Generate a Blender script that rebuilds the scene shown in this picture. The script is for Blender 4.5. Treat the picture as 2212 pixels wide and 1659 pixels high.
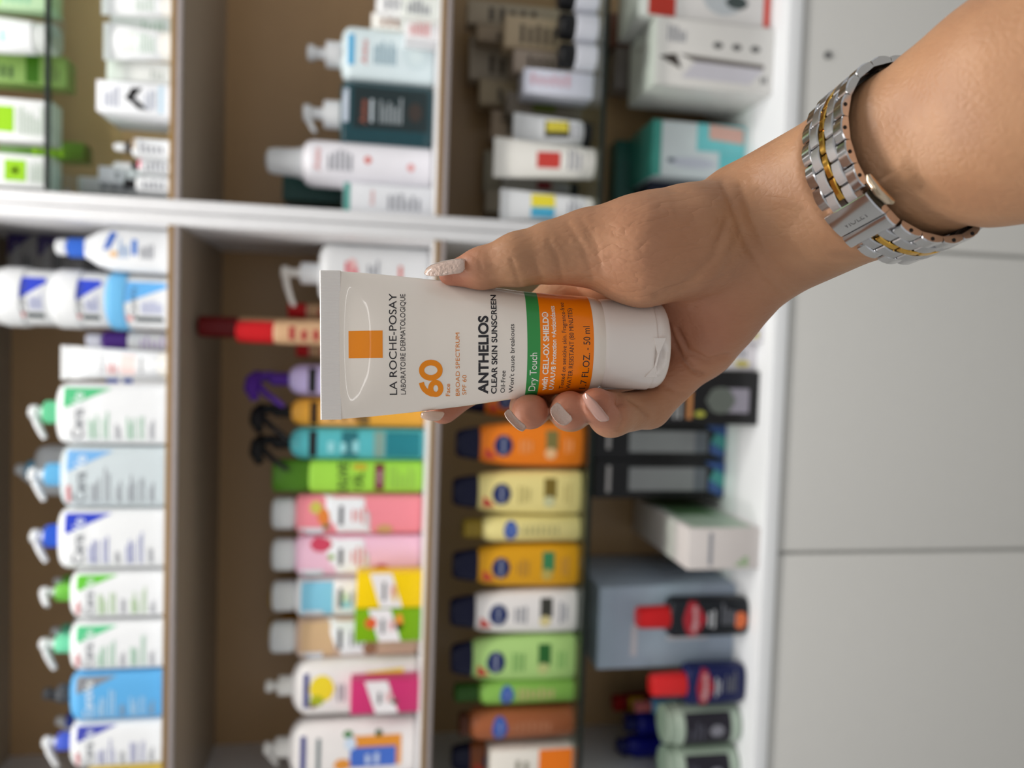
import bpy, bmesh, math, random
import numpy as np
from mathutils import Vector, Matrix, Euler

random.seed(7)
for o in list(bpy.data.objects):
    bpy.data.objects.remove(o)
scene = bpy.context.scene
COL = scene.collection

# ------------------------------------------------------------------ camera
# phone held sideways: world up points to the left of the picture
FPX, CX, CY = 1660.0, 1106.0, 829.5
RT = np.array([0.99845111, 0.04997957, 0.02444204])     # right, up and forward of the upright view
UPV = np.array([-0.03272327, 0.17225395, 0.9845089])
FW = np.array([-0.0449951, 0.98378383, -0.17362264])
CAM = np.array([0.0, 0.0, 1.5])
cam_d = bpy.data.cameras.new('camera')
cam = bpy.data.objects.new('camera', cam_d)
COL.objects.link(cam)
cam_d.sensor_width = 36.0
cam_d.lens = FPX / 2212 * 36.0
cam_d.clip_start = 0.01
m = Matrix.Identity(4)
for i in range(3):
    m[i][0] = -UPV[i]; m[i][1] = RT[i]; m[i][2] = -FW[i]; m[i][3] = CAM[i]
cam.matrix_world = m
cam_d.dof.use_dof = True
cam_d.dof.focus_distance = 0.262
cam_d.dof.aperture_fstop = 7.4
cam_d.dof.aperture_blades = 0
scene.camera = cam

# ------------------------------------------------------------------ light
w = bpy.data.worlds.new('shop'); scene.world = w
w.use_nodes = True
bg = w.node_tree.nodes['Background']
bg.inputs[0].default_value = (0.96, 0.975, 1.0, 1)
bg.inputs[1].default_value = 0.58
def area(name, loc, size, power, col=(1, 0.97, 0.93), shape='SQUARE', sy=None, rot=(0, 0, 0)):
    l = bpy.data.lights.new(name, 'AREA'); l.shape = shape; l.size = size
    if sy: l.size_y = sy
    l.energy = power; l.color = col
    o = bpy.data.objects.new(name, l); o.location = loc; o.rotation_euler = rot
    COL.objects.link(o); return o
# ceiling panels of the shop and the row of downlights along the shelves
area('ceiling_tube_light', (-0.1, -0.55, 2.76), 1.6, 2.6, (1, 0.98, 0.96), 'RECTANGLE', 0.05)
area('ceiling_tube_light', (-0.1, -1.45, 2.76), 1.6, 3.5, (1, 0.98, 0.96), 'RECTANGLE', 0.06)
area('ceiling_panel_light', (0.15, 0.56, 2.76), 2.2, 25, (1, 0.98, 0.96), 'RECTANGLE', 0.3)
for dx in (-0.75, 0.05, 0.85):
    area('downlight', (dx, 0.62, 2.755), 0.032, 4.2, (1, 0.95, 0.88), 'DISK')
for dx in (-0.5, 0.5):
    area('downlight', (dx, -0.25, 2.755), 0.05, 0.8, (1, 0.96, 0.9), 'DISK')
vs = scene.view_settings
vs.view_transform = 'Standard'; vs.look = 'None'; vs.gamma = 1.0; vs.use_curve_mapping = False
vs.exposure = -0.22
cy_ = scene.cycles
cy_.max_bounces = 7; cy_.diffuse_bounces = 3; cy_.glossy_bounces = 3; cy_.transmission_bounces = 6; cy_.transparent_max_bounces = 6
cy_.caustics_reflective = False; cy_.caustics_refractive = False

# ------------------------------------------------------------------ projection helpers (pixel -> point at a given real depth)
def ray(x, y): return FW + RT * ((CY - y) / FPX) - UPV * ((x - CX) / FPX)
def atY(x, y, Y):
    r = ray(x, y); return CAM + r * (Y / r[1])
def pd(x, y, d): return CAM + ray(x, y) * (d / 1000.0)        # d: depth in mm along the optical axis
def pr(P):
    P = np.asarray(P) - CAM; c = P @ FW
    return CX - FPX * (P @ UPV) / c, CY - FPX * (P @ RT) / c

# ------------------------------------------------------------------ materials
def lin(c):
    return tuple(((v / 255) / 12.92 if v / 255 <= 0.04045 else ((v / 255 + 0.055) / 1.055) ** 2.4) for v in c)
MATS = {}
def mat(rgb, rough=0.4, metal=0.0, coat=0.0, trans=0.0, ior=1.45, var=0.04, name=None, sss=0.0):
    key = (tuple(rgb), rough, metal, coat, trans, ior, var, sss)
    if key in MATS: return MATS[key]
    mt = bpy.data.materials.new(name or 'surface'); mt.use_nodes = True
    nt = mt.node_tree; b = nt.nodes['Principled BSDF']
    c = lin(rgb)
    b.inputs['Roughness'].default_value = rough; b.inputs['Metallic'].default_value = metal
    b.inputs['Coat Weight'].default_value = coat; b.inputs['Transmission Weight'].default_value = trans
    b.inputs['Specular IOR Level'].default_value = 0.5 if metal or trans else 0.32
    b.inputs['IOR'].default_value = ior; b.inputs['Subsurface Weight'].default_value = sss
    b.inputs['Subsurface Radius'].default_value = (0.004, 0.003, 0.002); b.inputs['Subsurface Scale'].default_value = 1.0
    tc = nt.nodes.new('ShaderNodeTexCoord'); nz = nt.nodes.new('ShaderNodeTexNoise')
    nz.inputs['Scale'].default_value = 35; nz.inputs['Detail'].default_value = 3
    mx = nt.nodes.new('ShaderNodeMix'); mx.data_type = 'RGBA'
    mx.inputs[6].default_value = (*[v * (1 - var) for v in c], 1); mx.inputs[7].default_value = (*[min(1, v * (1 + var)) for v in c], 1)
    nt.links.new(tc.outputs['Object'], nz.inputs['Vector']); nt.links.new(nz.outputs[0], mx.inputs[0])
    nt.links.new(mx.outputs[2], b.inputs['Base Color'])
    MATS[key] = mt; return mt
def bumped(mt, scale, strength, dist=0.001, detail=4):
    nt = mt.node_tree; b = nt.nodes['Principled BSDF']
    tc = nt.nodes.new('ShaderNodeTexCoord'); nz = nt.nodes.new('ShaderNodeTexNoise'); bp = nt.nodes.new('ShaderNodeBump')
    nz.inputs['Scale'].default_value = scale; nz.inputs['Detail'].default_value = detail
    bp.inputs['Strength'].default_value = strength; bp.inputs['Distance'].default_value = dist
    nt.links.new(tc.outputs['Object'], nz.inputs['Vector']); nt.links.new(nz.outputs[0], bp.inputs['Height'])
    nt.links.new(bp.outputs[0], b.inputs['Normal']); return mt
WHITE = mat((229, 231, 233), 0.28, coat=0.2, name='white_plastic')
OFFW = mat((228, 226, 220), 0.35, name='offwhite_plastic')
BOARD = mat((226, 226, 228), 0.35, name='white_melamine')
DOORM = mat((212, 211, 207), 0.38, name='grey_lacquer', var=0.015)
BACKM = bumped(mat((184, 150, 110), 0.25, name='taupe_back_panel', var=0.03, coat=0.0), 60, 0.05)
GOLD = mat((150, 116, 66), 0.35, metal=0.5, name='gold_edge_strip')
LILAC = mat((168, 158, 156), 0.35, metal=0.3, name='brushed_edge_strip')
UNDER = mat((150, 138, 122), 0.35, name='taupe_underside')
TEXTK = mat((70, 72, 80), 0.5, name='dark_print')
TEXTG = mat((150, 152, 160), 0.5, name='grey_print')

# ------------------------------------------------------------------ mesh helpers
def mesh_obj(name, verts, faces, mt, parent=None, smooth=True, loc=None):
    me = bpy.data.meshes.new(name)
    me.from_pydata([tuple(map(float, v)) for v in verts], [], faces); me.validate(); me.update()
    if smooth is True:
        for p in me.polygons: p.use_smooth = True
    elif smooth:
        for p in me.polygons: p.use_smooth = True
        me.set_sharp_from_angle(angle=math.radians(smooth))
    me.materials.append(mt)
    o = bpy.data.objects.new(name, me); COL.objects.link(o)
    if parent is not None: o.parent = parent
    if loc is not None: o.location = loc
    return o
def tag(o, label, cat, group=None, kind=None):
    if label: o['label'] = label
    if cat: o['category'] = cat
    if group: o['group'] = group
    if kind: o['kind'] = kind
    return o
def thing(name, label, cat, loc=(0, 0, 0), rotz=0.0, group=None):
    o = bpy.data.objects.new(name, None); o.empty_display_size = 0.02; COL.objects.link(o)
    o.location = loc; o.rotation_euler = (0, 0, rotz)
    return tag(o, label, cat, group)
def box(name, x0, x1, y0, y1, z0, z1, mt, parent=None, bev=0.001, loc=None):
    bm = bmesh.new(); bmesh.ops.create_cube(bm, size=1)
    for v in bm.verts:
        v.co = ((x0 + x1) / 2 + v.co.x * (x1 - x0), (y0 + y1) / 2 + v.co.y * (y1 - y0), (z0 + z1) / 2 + v.co.z * (z1 - z0))
    if bev: bmesh.ops.bevel(bm, geom=list(bm.edges), offset=bev, segments=2, affect='EDGES', profile=0.5)
    me = bpy.data.meshes.new(name); bm.to_mesh(me); bm.free()
    for p in me.polygons: p.use_smooth = True
    me.set_sharp_from_angle(angle=math.radians(50))
    me.materials.append(mt)
    o = bpy.data.objects.new(name, me); COL.objects.link(o)
    if parent is not None: o.parent = parent
    if loc is not None: o.location = loc
    return o
def sgnpow(v, e): return math.copysign(abs(v) ** e, v)
def ring(z, hx, hy, p=2.0, cx=0.0, cy=0.0, n=32):
    return [(cx + hx * sgnpow(math.cos(2 * math.pi * k / n), 2 / p), cy + hy * sgnpow(math.sin(2 * math.pi * k / n), 2 / p), z) for k in range(n)]
def loft(name, rings, mt, parent=None, n=32, smooth=40, cap=True):
    V = []; Fc = []
    for r in rings: V += ring(r[0], r[1], r[2], r[3] if len(r) > 3 else 2.0, r[4] if len(r) > 4 else 0, r[5] if len(r) > 5 else 0, n)
    for i in range(len(rings) - 1):
        for k in range(n):
            a = i * n + k; b = i * n + (k + 1) % n
            Fc.append((a, b, b + n, a + n))
    if cap:
        Fc.append(tuple(range(n - 1, -1, -1))); Fc.append(tuple((len(rings) - 1) * n + k for k in range(n)))
    return mesh_obj(name, V, Fc, mt, parent, smooth)
def sweep(name, pts, radii, mt, parent=None, n=12, flat=1.0):
    P = [Vector(p) for p in pts]; V = []; Fc = []
    ref = Vector((0, 0, 1))
    for i, p in enumerate(P):
        d = (P[min(i + 1, len(P) - 1)] - P[max(i - 1, 0)]).normalized()
        s = d.cross(ref)
        if s.length < 0.05: s = d.cross(Vector((0, 1, 0)))
        s.normalize(); t = s.cross(d).normalized()
        r = radii[i] if isinstance(radii, (list, tuple)) else radii
        for k in range(n):
            a = 2 * math.pi * k / n
            V.append(p + s * r * math.cos(a) + t * r * flat * math.sin(a))
    for i in range(len(P) - 1):
        for k in range(n):
            a = i * n + k; b = i * n + (k + 1) % n
            Fc.append((a, b, b + n, a + n))
    Fc.append(tuple(range(n - 1, -1, -1))); Fc.append(tuple((len(P) - 1) * n + k for k in range(n)))
    return mesh_obj(name, V, Fc, mt, parent, 50)

class Body:
    """profile of a container; gives the front surface so that printing lies on it. x in half widths, z in heights"""
    def __init__(s, rings, sign=-1):
        s.r = [tuple(list(r) + [2.0]) if len(r) == 3 else tuple(r[:4]) for r in rings]; s.h = s.r[-1][0]
        s.hw = max(r[1] for r in s.r)
    def at(s, z):
        R = s.r
        if z <= R[0][0]: return R[0][1:]
        for a, b in zip(R, R[1:]):
            if a[0] <= z <= b[0] and b[0] > a[0]:
                t = (z - a[0]) / (b[0] - a[0]); return tuple(a[i] + (b[i] - a[i]) * t for i in (1, 2, 3))
        return R[-1][1:]
    def front(s, x, z, off=0.0004):
        hx, hy, p = s.at(z); u = min(0.985, abs(x) / hx)
        return (x, -hy * (1 - u ** p) ** (1 / p) - off, z)
class Flat:
    def __init__(s, hw, h, y): s.hw = hw; s.h = h; s.y = y
    def front(s, x, z, off=0.0004): return (x, -s.y - off, z)
def decal(b, poly, mt, parent, name='label_print', rows=8, cols=8, off=0.0004):
    """convex printed shape, poly in (x half widths, z heights)"""
    P = [(x * b.hw, z * b.h) for x, z in poly]
    z0 = min(p[1] for p in P); z1 = max(p[1] for p in P); V = []; Fc = []
    for i in range(rows + 1):
        z = z0 + (z1 - z0) * i / rows; zz = min(max(z, z0 + 1e-7), z1 - 1e-7); xs = []
        for k in range(len(P)):
            a, c = P[k], P[(k + 1) % len(P)]
            if (a[1] - zz) * (c[1] - zz) <= 0 and a[1] != c[1]:
                xs.append(a[0] + (c[0] - a[0]) * (zz - a[1]) / (c[1] - a[1]))
        xl, xr = min(xs), max(xs)
        for j in range(cols + 1): V.append(b.front(xl + (xr - xl) * j / cols, z, off))
    for i in range(rows):
        for j in range(cols):
            a = i * (cols + 1) + j; Fc.append((a, a + 1, a + cols + 2, a + cols + 1))
    return mesh_obj(name, V, Fc, mt, parent)
def rect(x0, x1, z0, z1): return [(x0, z0), (x1, z0), (x1, z1), (x0, z1)]
def ell(cx, cz, rx, rz, n=20): return [(cx + rx * math.cos(2 * math.pi * k / n), cz + rz * math.sin(2 * math.pi * k / n)) for k in range(n)]
TXT = {}
def text_mesh(s, bold=0.0, shear=0.0, res=3, space=1.0):
    key = (s, bold, shear, res, space)
    if key in TXT: return TXT[key]
    cu = bpy.data.curves.new('t', 'FONT'); cu.body = s; cu.size = 1.0; cu.offset = bold; cu.shear = shear
    cu.resolution_u = res; cu.space_character = space; cu.fill_mode = 'FRONT'
    o = bpy.data.objects.new('t', cu); COL.objects.link(o)
    dg = bpy.context.evaluated_depsgraph_get()
    me = bpy.data.meshes.new_from_object(o.evaluated_get(dg))
    V = np.array([v.co[:] for v in me.vertices]).reshape(-1, 3); Fc = [tuple(p.vertices) for p in me.polygons]
    bpy.data.objects.remove(o); bpy.data.curves.remove(cu); bpy.data.meshes.remove(me)
    TXT[key] = (V, Fc); return TXT[key]
def text(b, s, x, z, width, mt, parent, name='lettering', height=None, bold=0.0, align='c', res=2, shear=0.0):
    """printed words; x, width in half widths; z (baseline), height in heights"""
    V, Fc = text_mesh(s, bold, shear, res)
    if not len(V): return None
    w0, w1 = V[:, 0].min(), V[:, 0].max(); k = width * b.hw / (w1 - w0)
    kz = k if height is None else height * b.h / 0.72
    ox = {'c': -(w0 + w1) / 2, 'l': -w0, 'r': -w1}[align]
    W = [b.front(x * b.hw + (v[0] + ox) * k, z * b.h + v[1] * kz, 0.0007) for v in V]
    return mesh_obj(name, W, Fc, mt, parent, False)
def lines(b, x0, x1, z0, z1, n, mt, parent, align='l', name='fine_print', fill=0.5):
    V = []; Fc = []
    for i in range(n):
        za = z1 - (z1 - z0) * i / n; zb = za - (z1 - z0) / n * fill
        L = (x1 - x0) * random.uniform(0.55, 1.0)
        xa, xb = (x0, x0 + L) if align == 'l' else ((x0 + x1 - L) / 2, (x0 + x1 + L) / 2)
        nx = 8
        for j in range(nx + 1):
            xx = (xa + (xb - xa) * j / nx) * b.hw
            V.append(b.front(xx, zb * b.h, 0.0006)); V.append(b.front(xx, za * b.h, 0.0006))
        q = len(V) - 2 * (nx + 1)
        for j in range(nx): Fc.append((q + 2 * j, q + 2 * j + 2, q + 2 * j + 3, q + 2 * j + 1))
    return mesh_obj(name, V, Fc, mt, parent, False)

# ------------------------------------------------------------------ the room and the shelving
YF, YB = 1.15, 1.45                    # front and back planes of the shelving
Z0, Z1, Z2, ZG, ZC = 2.12, 1.793, 1.421, 1.172, 0.873
XL, XD0, XD1, XR = -0.744, 0.158, 0.194, 1.09
def struct(o): o['kind'] = 'structure'; return o
TILE = mat((205, 203, 198), 0.25, name='pale_floor_tile')
struct(box('floor', -3.2, 3.2, -3.2, 1.75, -0.1, 0.0, TILE, bev=0))
struct(box('ceiling', -3.2, 3.2, -3.2, 1.75, 2.78, 2.88, mat((235, 235, 233), 0.7, name='white_ceiling'), bev=0))
struct(box('wall_back', -3.2, 3.2, 1.62, 1.75, 0.0, 2.78, mat((215, 213, 208), 0.6, name='painted_wall'), bev=0))
unit = thing('display_shelving', 'white shop shelving with taupe back panel, centre upright and gold-edged shelves', 'shelving', (0, YF, ZC))
def U(name, x0, x1, y0, y1, z0, z1, mt, bev=0.0012, parent=None):
    o = box(name, x0, x1, y0 - YF, y1 - YF, z0 - ZC, z1 - ZC, mt, unit if parent is None else parent, bev); return o
for xa, xb in ((XL, XD0), (XD1, XR)):
    U('back_panel', xa, xb, YB, YB + 0.012, ZC + 0.001, 2.5, BACKM, 0)
U('side_panel', XL - 0.03, XL, YF, YB + 0.012, ZC + 0.001, 2.5, BOARD)
U('side_panel', XR, XR + 0.03, YF, YB + 0.012, ZC + 0.001, 2.5, BOARD)
U('upright_divider', XD0, XD0 + 0.0172, YF, YB + 0.012, ZC + 0.001, 2.5, BOARD, 0.0022)
U('upright_divider', XD0 + 0.0188, XD1, YF, YB + 0.012, ZC + 0.001, 2.5, BOARD, 0.0022)
for zt, zb in ((Z0 + 0.017, Z0), (Z1, 1.777), (Z2, 1.404)):
    for xa, xb in ((XL, XD0), (XD1, XR)):
        if zt > 2.0 and xa == XD1: zt, zb = zt + 0.13, zb + 0.13      # taller opening over the high glass shelf
        s = U('shelf_board', xa, xb, YF + 0.003, YB, zb, zt, BOARD)
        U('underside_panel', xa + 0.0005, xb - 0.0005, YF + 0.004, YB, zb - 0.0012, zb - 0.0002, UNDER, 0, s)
        a = U('edge_strip', xa, xb, YF, YF + 0.0026, zb + (zt - zb) * 0.45, zt - 0.001, GOLD, 0.0008, s)
        b_ = U('edge_strip', xa, xb, YF - 0.001, YF + 0.0026, zb, zb + (zt - zb) * 0.42, LILAC, 0.0008, s)
def clear_glass():
    mt = bpy.data.materials.new('clear_glass'); mt.use_nodes = True; nt = mt.node_tree; nt.nodes.remove(nt.nodes['Principled BSDF'])
    tr = nt.nodes.new('ShaderNodeBsdfTransparent'); tr.inputs[0].default_value = (0.86, 0.93, 0.89, 1)
    gl = nt.nodes.new('ShaderNodeBsdfGlossy'); gl.inputs['Roughness'].default_value = 0.03; gl.inputs[0].default_value = (0.9, 0.95, 0.92, 1)
    fr = nt.nodes.new('ShaderNodeFresnel'); fr.inputs[0].default_value = 1.45; mx = nt.nodes.new('ShaderNodeMixShader')
    ge = nt.nodes.new('ShaderNodeNewGeometry'); su = nt.nodes.new('ShaderNodeMath'); su.operation = 'SUBTRACT'; su.use_clamp = True      # outer faces reflect, inner faces let pass
    nt.links.new(fr.outputs[0], su.inputs[0]); nt.links.new(ge.outputs['Backfacing'], su.inputs[1]); nt.links.new(su.outputs[0], mx.inputs[0]); nt.links.new(tr.outputs[0], mx.inputs[1]); nt.links.new(gl.outputs[0], mx.inputs[2])
    nt.links.new(mx.outputs[0], nt.nodes['Material Output'].inputs[0]); return mt
GLASS = clear_glass()
GEDGE = mat((14, 26, 20), 0.45, name='green_glass_edge')
def glass_shelf(xa, xb, zt, label):
    g = thing('glass_shelf', label, 'shelf', ((xa + xb) / 2, YF, zt - 0.008))
    hw = (xb - xa) / 2 - 0.002
    box('pane', -hw, hw, 0.006, 0.296, 0, 0.008, GLASS, g, 0)
    box('polished_edge', -hw, hw, 0.003, 0.0058, 0, 0.008, GEDGE, g, 0.0008)
    for x in (-hw + 0.0, hw - 0.012):
        for y in (0.05, 0.25):
            box('shelf_pin', x, x + 0.012, y, y + 0.008, -0.006, -0.0003, mat((150, 150, 150), 0.3, metal=0.9, name='steel'), g, 0.001)
    return g
glass_shelf(XL, XD0, ZG, 'clear glass shelf with dark green edge under the row of lotion bottles')
glass_shelf(XD1, XR, ZG, 'clear glass shelf under the white tubes with yellow and red labels')
glass_shelf(XD1, XR, 1.953, 'high clear glass shelf carrying the lime green and white packs')
wt = thing('worktop', 'white worktop with plain front edge above the grey cabinet doors', 'worktop', (0, YF, 0.847))
box('top_board', XL - 0.05, XR + 0.05, -0.002, 0.34, 0, ZC - 0.847, mat((246, 248, 250), 0.3, name='white_worktop', var=0.01), wt, 0.002)
cl = ('grey flat cabinet door below the two red-capped shampoo bottles', 'grey flat cabinet door in the middle, between the two vertical seams',
      'grey flat cabinet door with a small lock, behind the forearm')
for k, (xa, xb) in enumerate(((-0.826, -0.32), (-0.32, 0.186), (0.186, 0.692))):
    c = thing('base_cabinet', cl[k], 'cabinet', ((xa + xb) / 2, YF, 0.0), group='grey base cabinets')
    hw = (xb - xa) / 2
    box('carcass', -hw + 0.0002, hw - 0.0002, 0.0085, 0.47, 0.08, 0.846, mat((186, 186, 183), 0.5, name='grey_board'), c, 0)
    box('plinth', -hw + 0.001, hw - 0.001, 0.06, 0.46, 0.0, 0.079, mat((150, 150, 148), 0.5, name='plinth_board'), c, 0)
    d = box('door', -hw + 0.003, hw - 0.003, 0.003, 0.008, 0.085, 0.843, DOORM, c, 0.002)
    if k == 2:
        lk = loft('lock', [(0, 0.006, 0.006), (0.002, 0.006, 0.006), (0.0026, 0.005, 0.005)], mat((110, 110, 112), 0.3, metal=0.8, name='lock_steel'), d, 16)
        lk.rotation_euler = (math.radians(90), 0, 0); lk.location = (0.488 - (xa + xb) / 2, 0.003, 0.80)

Z1, Z2, ZG, ZC = Z1 + 0.0005, Z2 + 0.0005, ZG + 0.0005, ZC + 0.0005      # goods rest a hair above the boards
# ------------------------------------------------------------------ the sunscreen tube
TO = np.array([0.0035908, 0.2677775, 1.3979029])
TR = np.array([0.99821134, 0.05112432, 0.03099057]); TA = np.array([-0.03515936, 0.08276807, 0.99594843]); TN = np.array([0.04835216, -0.99525662, 0.08441753])
tube = thing('sunscreen_tube', 'white sunscreen tube with orange and green bands held upright in the hand', 'tube')
mw = Matrix.Identity(4)
for i in range(3):
    mw[i][0] = TR[i]; mw[i][1] = -TN[i]; mw[i][2] = TA[i]; mw[i][3] = TO[i]
tube.matrix_world = mw
TPROF = [(23.4, 15.9, 15.9), (24.4, 16.35, 16.35), (26.0, 17.0, 17.0), (28.3, 17.3, 17.3), (38, 17.9, 16.2), (50, 18.9, 14.0), (61, 20.4, 12.0), (72, 21.9, 9.9), (84, 23.3, 7.6),
         (95, 24.4, 5.75), (101, 24.95, 4.6), (105, 25.3, 3.75), (108, 25.5, 2.95), (110.5, 25.7, 2.15), (112.5, 25.85, 1.45), (114, 25.95, 1.02), (115.6, 26.05, 0.85)]
TZ = np.linspace(23.4, 115.6, 923); TX = np.interp(TZ, [r[0] for r in TPROF], [r[1] for r in TPROF]); TY = np.interp(TZ, [r[0] for r in TPROF], [r[2] for r in TPROF])
def soften(v, n=22):                      # round off the kinks between the measured sections
    k = np.exp(-np.linspace(-2, 2, 2 * n + 1) ** 2); k /= k.sum(); d0, d1 = v[1] - v[0], v[-1] - v[-2]
    e = np.concatenate([v[0] + d0 * np.arange(-n, 0), v, v[-1] + d1 * np.arange(1, n + 1)]); return np.convolve(e, k, 'valid')
TX, TY = soften(TX), soften(TY)
def tprof(z):
    return float(np.interp(z, TZ, TX)), float(np.interp(z, TZ, TY))
TB = Body([(z / 1000, a / 1000, b / 1000, 2.0) for z, a, b in zip(TZ[::4], TX[::4], TY[::4])]); TB.h = 0.001; TB.hw = 0.001     # printing in millimetres
PEARL = mat((242, 232, 221), 0.2, coat=0.6, name='pearl_white_tube', var=0.01)
CAPM = mat((236, 226, 219), 0.22, coat=0.3, name='white_cap_plastic', var=0.01, sss=0.0)
GREENT = mat((56, 150, 76), 0.3, coat=0.15, name='green_print', var=0.01)
ORANGET = mat((255, 132, 4), 0.3, coat=0.15, name='orange_print', var=0.01)
ORSQ = mat((244, 142, 14), 0.3, coat=0.15, name='orange_square_print', var=0.01)
INK = mat((48, 46, 50), 0.4, name='charcoal_ink'); WINK = mat((245, 240, 232), 0.35, name='white_ink'); OINK = mat((226, 132, 40), 0.35, name='orange_ink')
def dense(z0, z1, step, off=0.0):
    R = []; k = max(2, int(round((z1 - z0) / step)))
    for i in range(k + 1):
        z = z0 + (z1 - z0) * i / k; a, b = tprof(z); R.append((z / 1000, (a + off) / 1000, (b + off) / 1000, 2.0))
    return R
loft('tube_body', dense(23.4, 115.6, 0.5), PEARL, tube, 128, 60)
loft('green_band', dense(46.3, 50.7, 0.8, 0.06), GREENT, tube, 128, 60, cap=False)
loft('orange_band', dense(28.3, 46.3, 0.8, 0.06), ORANGET, tube, 128, 60, cap=False)
# ribbed crimp seal
V = []; Fc = []; NR = 100
for i in range(NR + 1):
    x = -26.2 + 52.4 * i / NR; t = 0.55 + (0.22 if i % 2 else 0.0)
    for (zz, tt) in ((115.2, 0.62), (116.0, t), (122.0, t), (122.4, 0.3)):
        V.append((x / 1000, -tt / 1000, zz / 1000))
    for (zz, tt) in ((122.4, 0.3), (122.0, t), (116.0, t), (115.2, 0.62)):
        V.append((x / 1000, tt / 1000, zz / 1000))
for i in range(NR):
    for k in range(8):
        a = i * 8 + k; b = i * 8 + (k + 1) % 8; Fc.append((a, b, b + 8, a + 8))
Fc.append(tuple(range(7, -1, -1))); Fc.append(tuple(NR * 8 + k for k in range(8)))
mesh_obj('crimp_seal', V, Fc, bumped(mat((240, 234, 229), 0.4, name='crimp_plastic', var=0.02), 1500, 0.2, 0.0003), tube, 20)
# flip cap: lid seam and thumb notch are modelled into the wall
V = []; Fc = []; NA = 160; zs = [0.0, 0.0, 0.25, 0.7, 1.3, 2.2, 3.2] + [3.6 + 0.2 * i for i in range(22)] + [8.5, 10, 12, 14, 16, 18, 20, 22, 23.2, 23.6, 23.9]
for i, z in enumerate(zs):
    for k in range(NA):
        an = 2 * math.pi * k / NA
        r = 16.55 - 0.25 * z / 24
        if z < 4.5: r = r - 4.2 * (1 - math.sqrt(max(0, 1 - (1 - z / 4.5) ** 2)))
        if i == 0: r = 0.0001
        if z > 23: r -= (z - 23) * 0.35
        fr = -math.sin(an)      # 1 at the front
        x = r * math.cos(an)
        zseam = 5.6
        if i: 
            r -= 0.22 * math.exp(-((z - zseam) / 0.22) ** 2) + 0.4 / (1 + math.exp((z - zseam) / 0.12))
            if fr > 0.2:
                g = math.exp(-((x + 5.0) / 3.6) ** 4) * math.exp(-((z - 4.6) / 1.9) ** 4)
                fl = math.exp(-(abs(x + 5.0) - 5.6) ** 2 / 1.2) * math.exp(-((z - 4.8) / (0.5 + 0.9)) ** 2)
                r -= 2.1 * g - 0.8 * fl
        V.append((r * math.cos(an) / 1000, r * math.sin(an) / 1000, z / 1000))
for i in range(len(zs) - 1):
    for k in range(NA):
        a = i * NA + k; b = i * NA + (k + 1) % NA; Fc.append((a, b, b + NA, a + NA))
Fc.append(tuple((len(zs) - 1) * NA + k for k in range(NA)))
mesh_obj('flip_cap', V, Fc, CAPM, tube, 70)
def capw(x, z, o): return (x / 1000, -math.sqrt((16.45 + o) ** 2 - x * x) / 1000, z / 1000)
# thumb tab of the flip lid: two flared wedges joined by a bar
TB3 = [[(1.3, 7.5, 0.75), (1.3, 3.2, 0.55), (-4.1, 5.3, 0.12), (-4.1, 5.9, 0.12)], [(-4.1, 5.9, 0.12), (-4.1, 5.3, 0.3), (-8.4, 5.9, 0.3), (-8.4, 6.5, 0.12)], [(-8.4, 6.5, 0.12), (-8.4, 5.9, 0.12), (-12.0, 4.9, 0.55), (-12.0, 9.2, 0.75)]]
V = []; Fc = []
for quad in TB3:
    q = len(V); V += [capw(x, z, o) for x, z, o in quad] + [capw(x, z, -0.7) for x, z, o in quad]
    Fc += [(q, q + 1, q + 2, q + 3), (q + 7, q + 6, q + 5, q + 4)] + [(q + k, q + 4 + k, q + 4 + (k + 1) % 4, q + (k + 1) % 4) for k in range(4)]
mesh_obj('thumb_tab', V, Fc, CAPM, tube, False)
decal(TB, rect(-4.7, 4.82, 100.33, 112.4), ORSQ, tube, 'orange_square', 24, 16, 0.00006)
def tt(s, x0, x1, z, h, mt, bold=0.0, res=6):
    V, Fc = text_mesh(s, bold, 0.0, res)
    w0, w1 = V[:, 0].min(), V[:, 0].max(); k = (x1 - x0) / (w1 - w0); kz = h / 0.73
    W = []
    for v in V:
        x, zz = x0 + (v[0] - w0) * k, z + v[1] * kz; a, b = tprof(zz); a += 0.10; b += 0.10
        W.append((x / 1000, -b * math.sqrt(1 - min(0.98, abs(x) / a) ** 2) / 1000, zz / 1000))
    return mesh_obj('lettering', W, Fc, mt, tube, False)
tt('LA ROCHE-POSAY', -17.65, 17.82, 95.5, 2.75, INK, 0.002)
tt('LABORATOIRE DERMATOLOGIQUE', -17.5, 17.6, 92.45, 1.85, INK, 0.0)
def stroke(pts, wd, mt, closed=False):
    n = len(pts); V = []; Fc = []
    for i, (x, z) in enumerate(pts):
        xa, za = pts[(i - 1) % n] if closed or i else pts[0]; xb, zb = pts[(i + 1) % n] if closed or i < n - 1 else pts[-1]
        tx, tz = xb - xa, zb - za; l = math.hypot(tx, tz); nx, nz = -tz / l, tx / l
        for sg in (-1, -0.33, 0.33, 1):
            xx, zz = x + nx * wd[i] * sg, z + nz * wd[i] * sg; a, b = tprof(zz); a += 0.1; b += 0.1
            V.append((xx / 1000, -b * math.sqrt(1 - (min(0.98, abs(xx) / a)) ** 2) / 1000, zz / 1000))
    for i in range(n if closed else n - 1):
        for k in range(3):
            a = i * 4 + k; c = ((i + 1) % n) * 4 + k; Fc.append((a, c, c + 1, a + 1))
    return mesh_obj('lettering', V, Fc, mt, tube, False)
NQ = 48
def circ(cx, cz, rx, rz): return [(cx + rx * math.cos(2 * math.pi * k / NQ), cz + rz * math.sin(2 * math.pi * k / NQ)) for k in range(NQ)]
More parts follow.
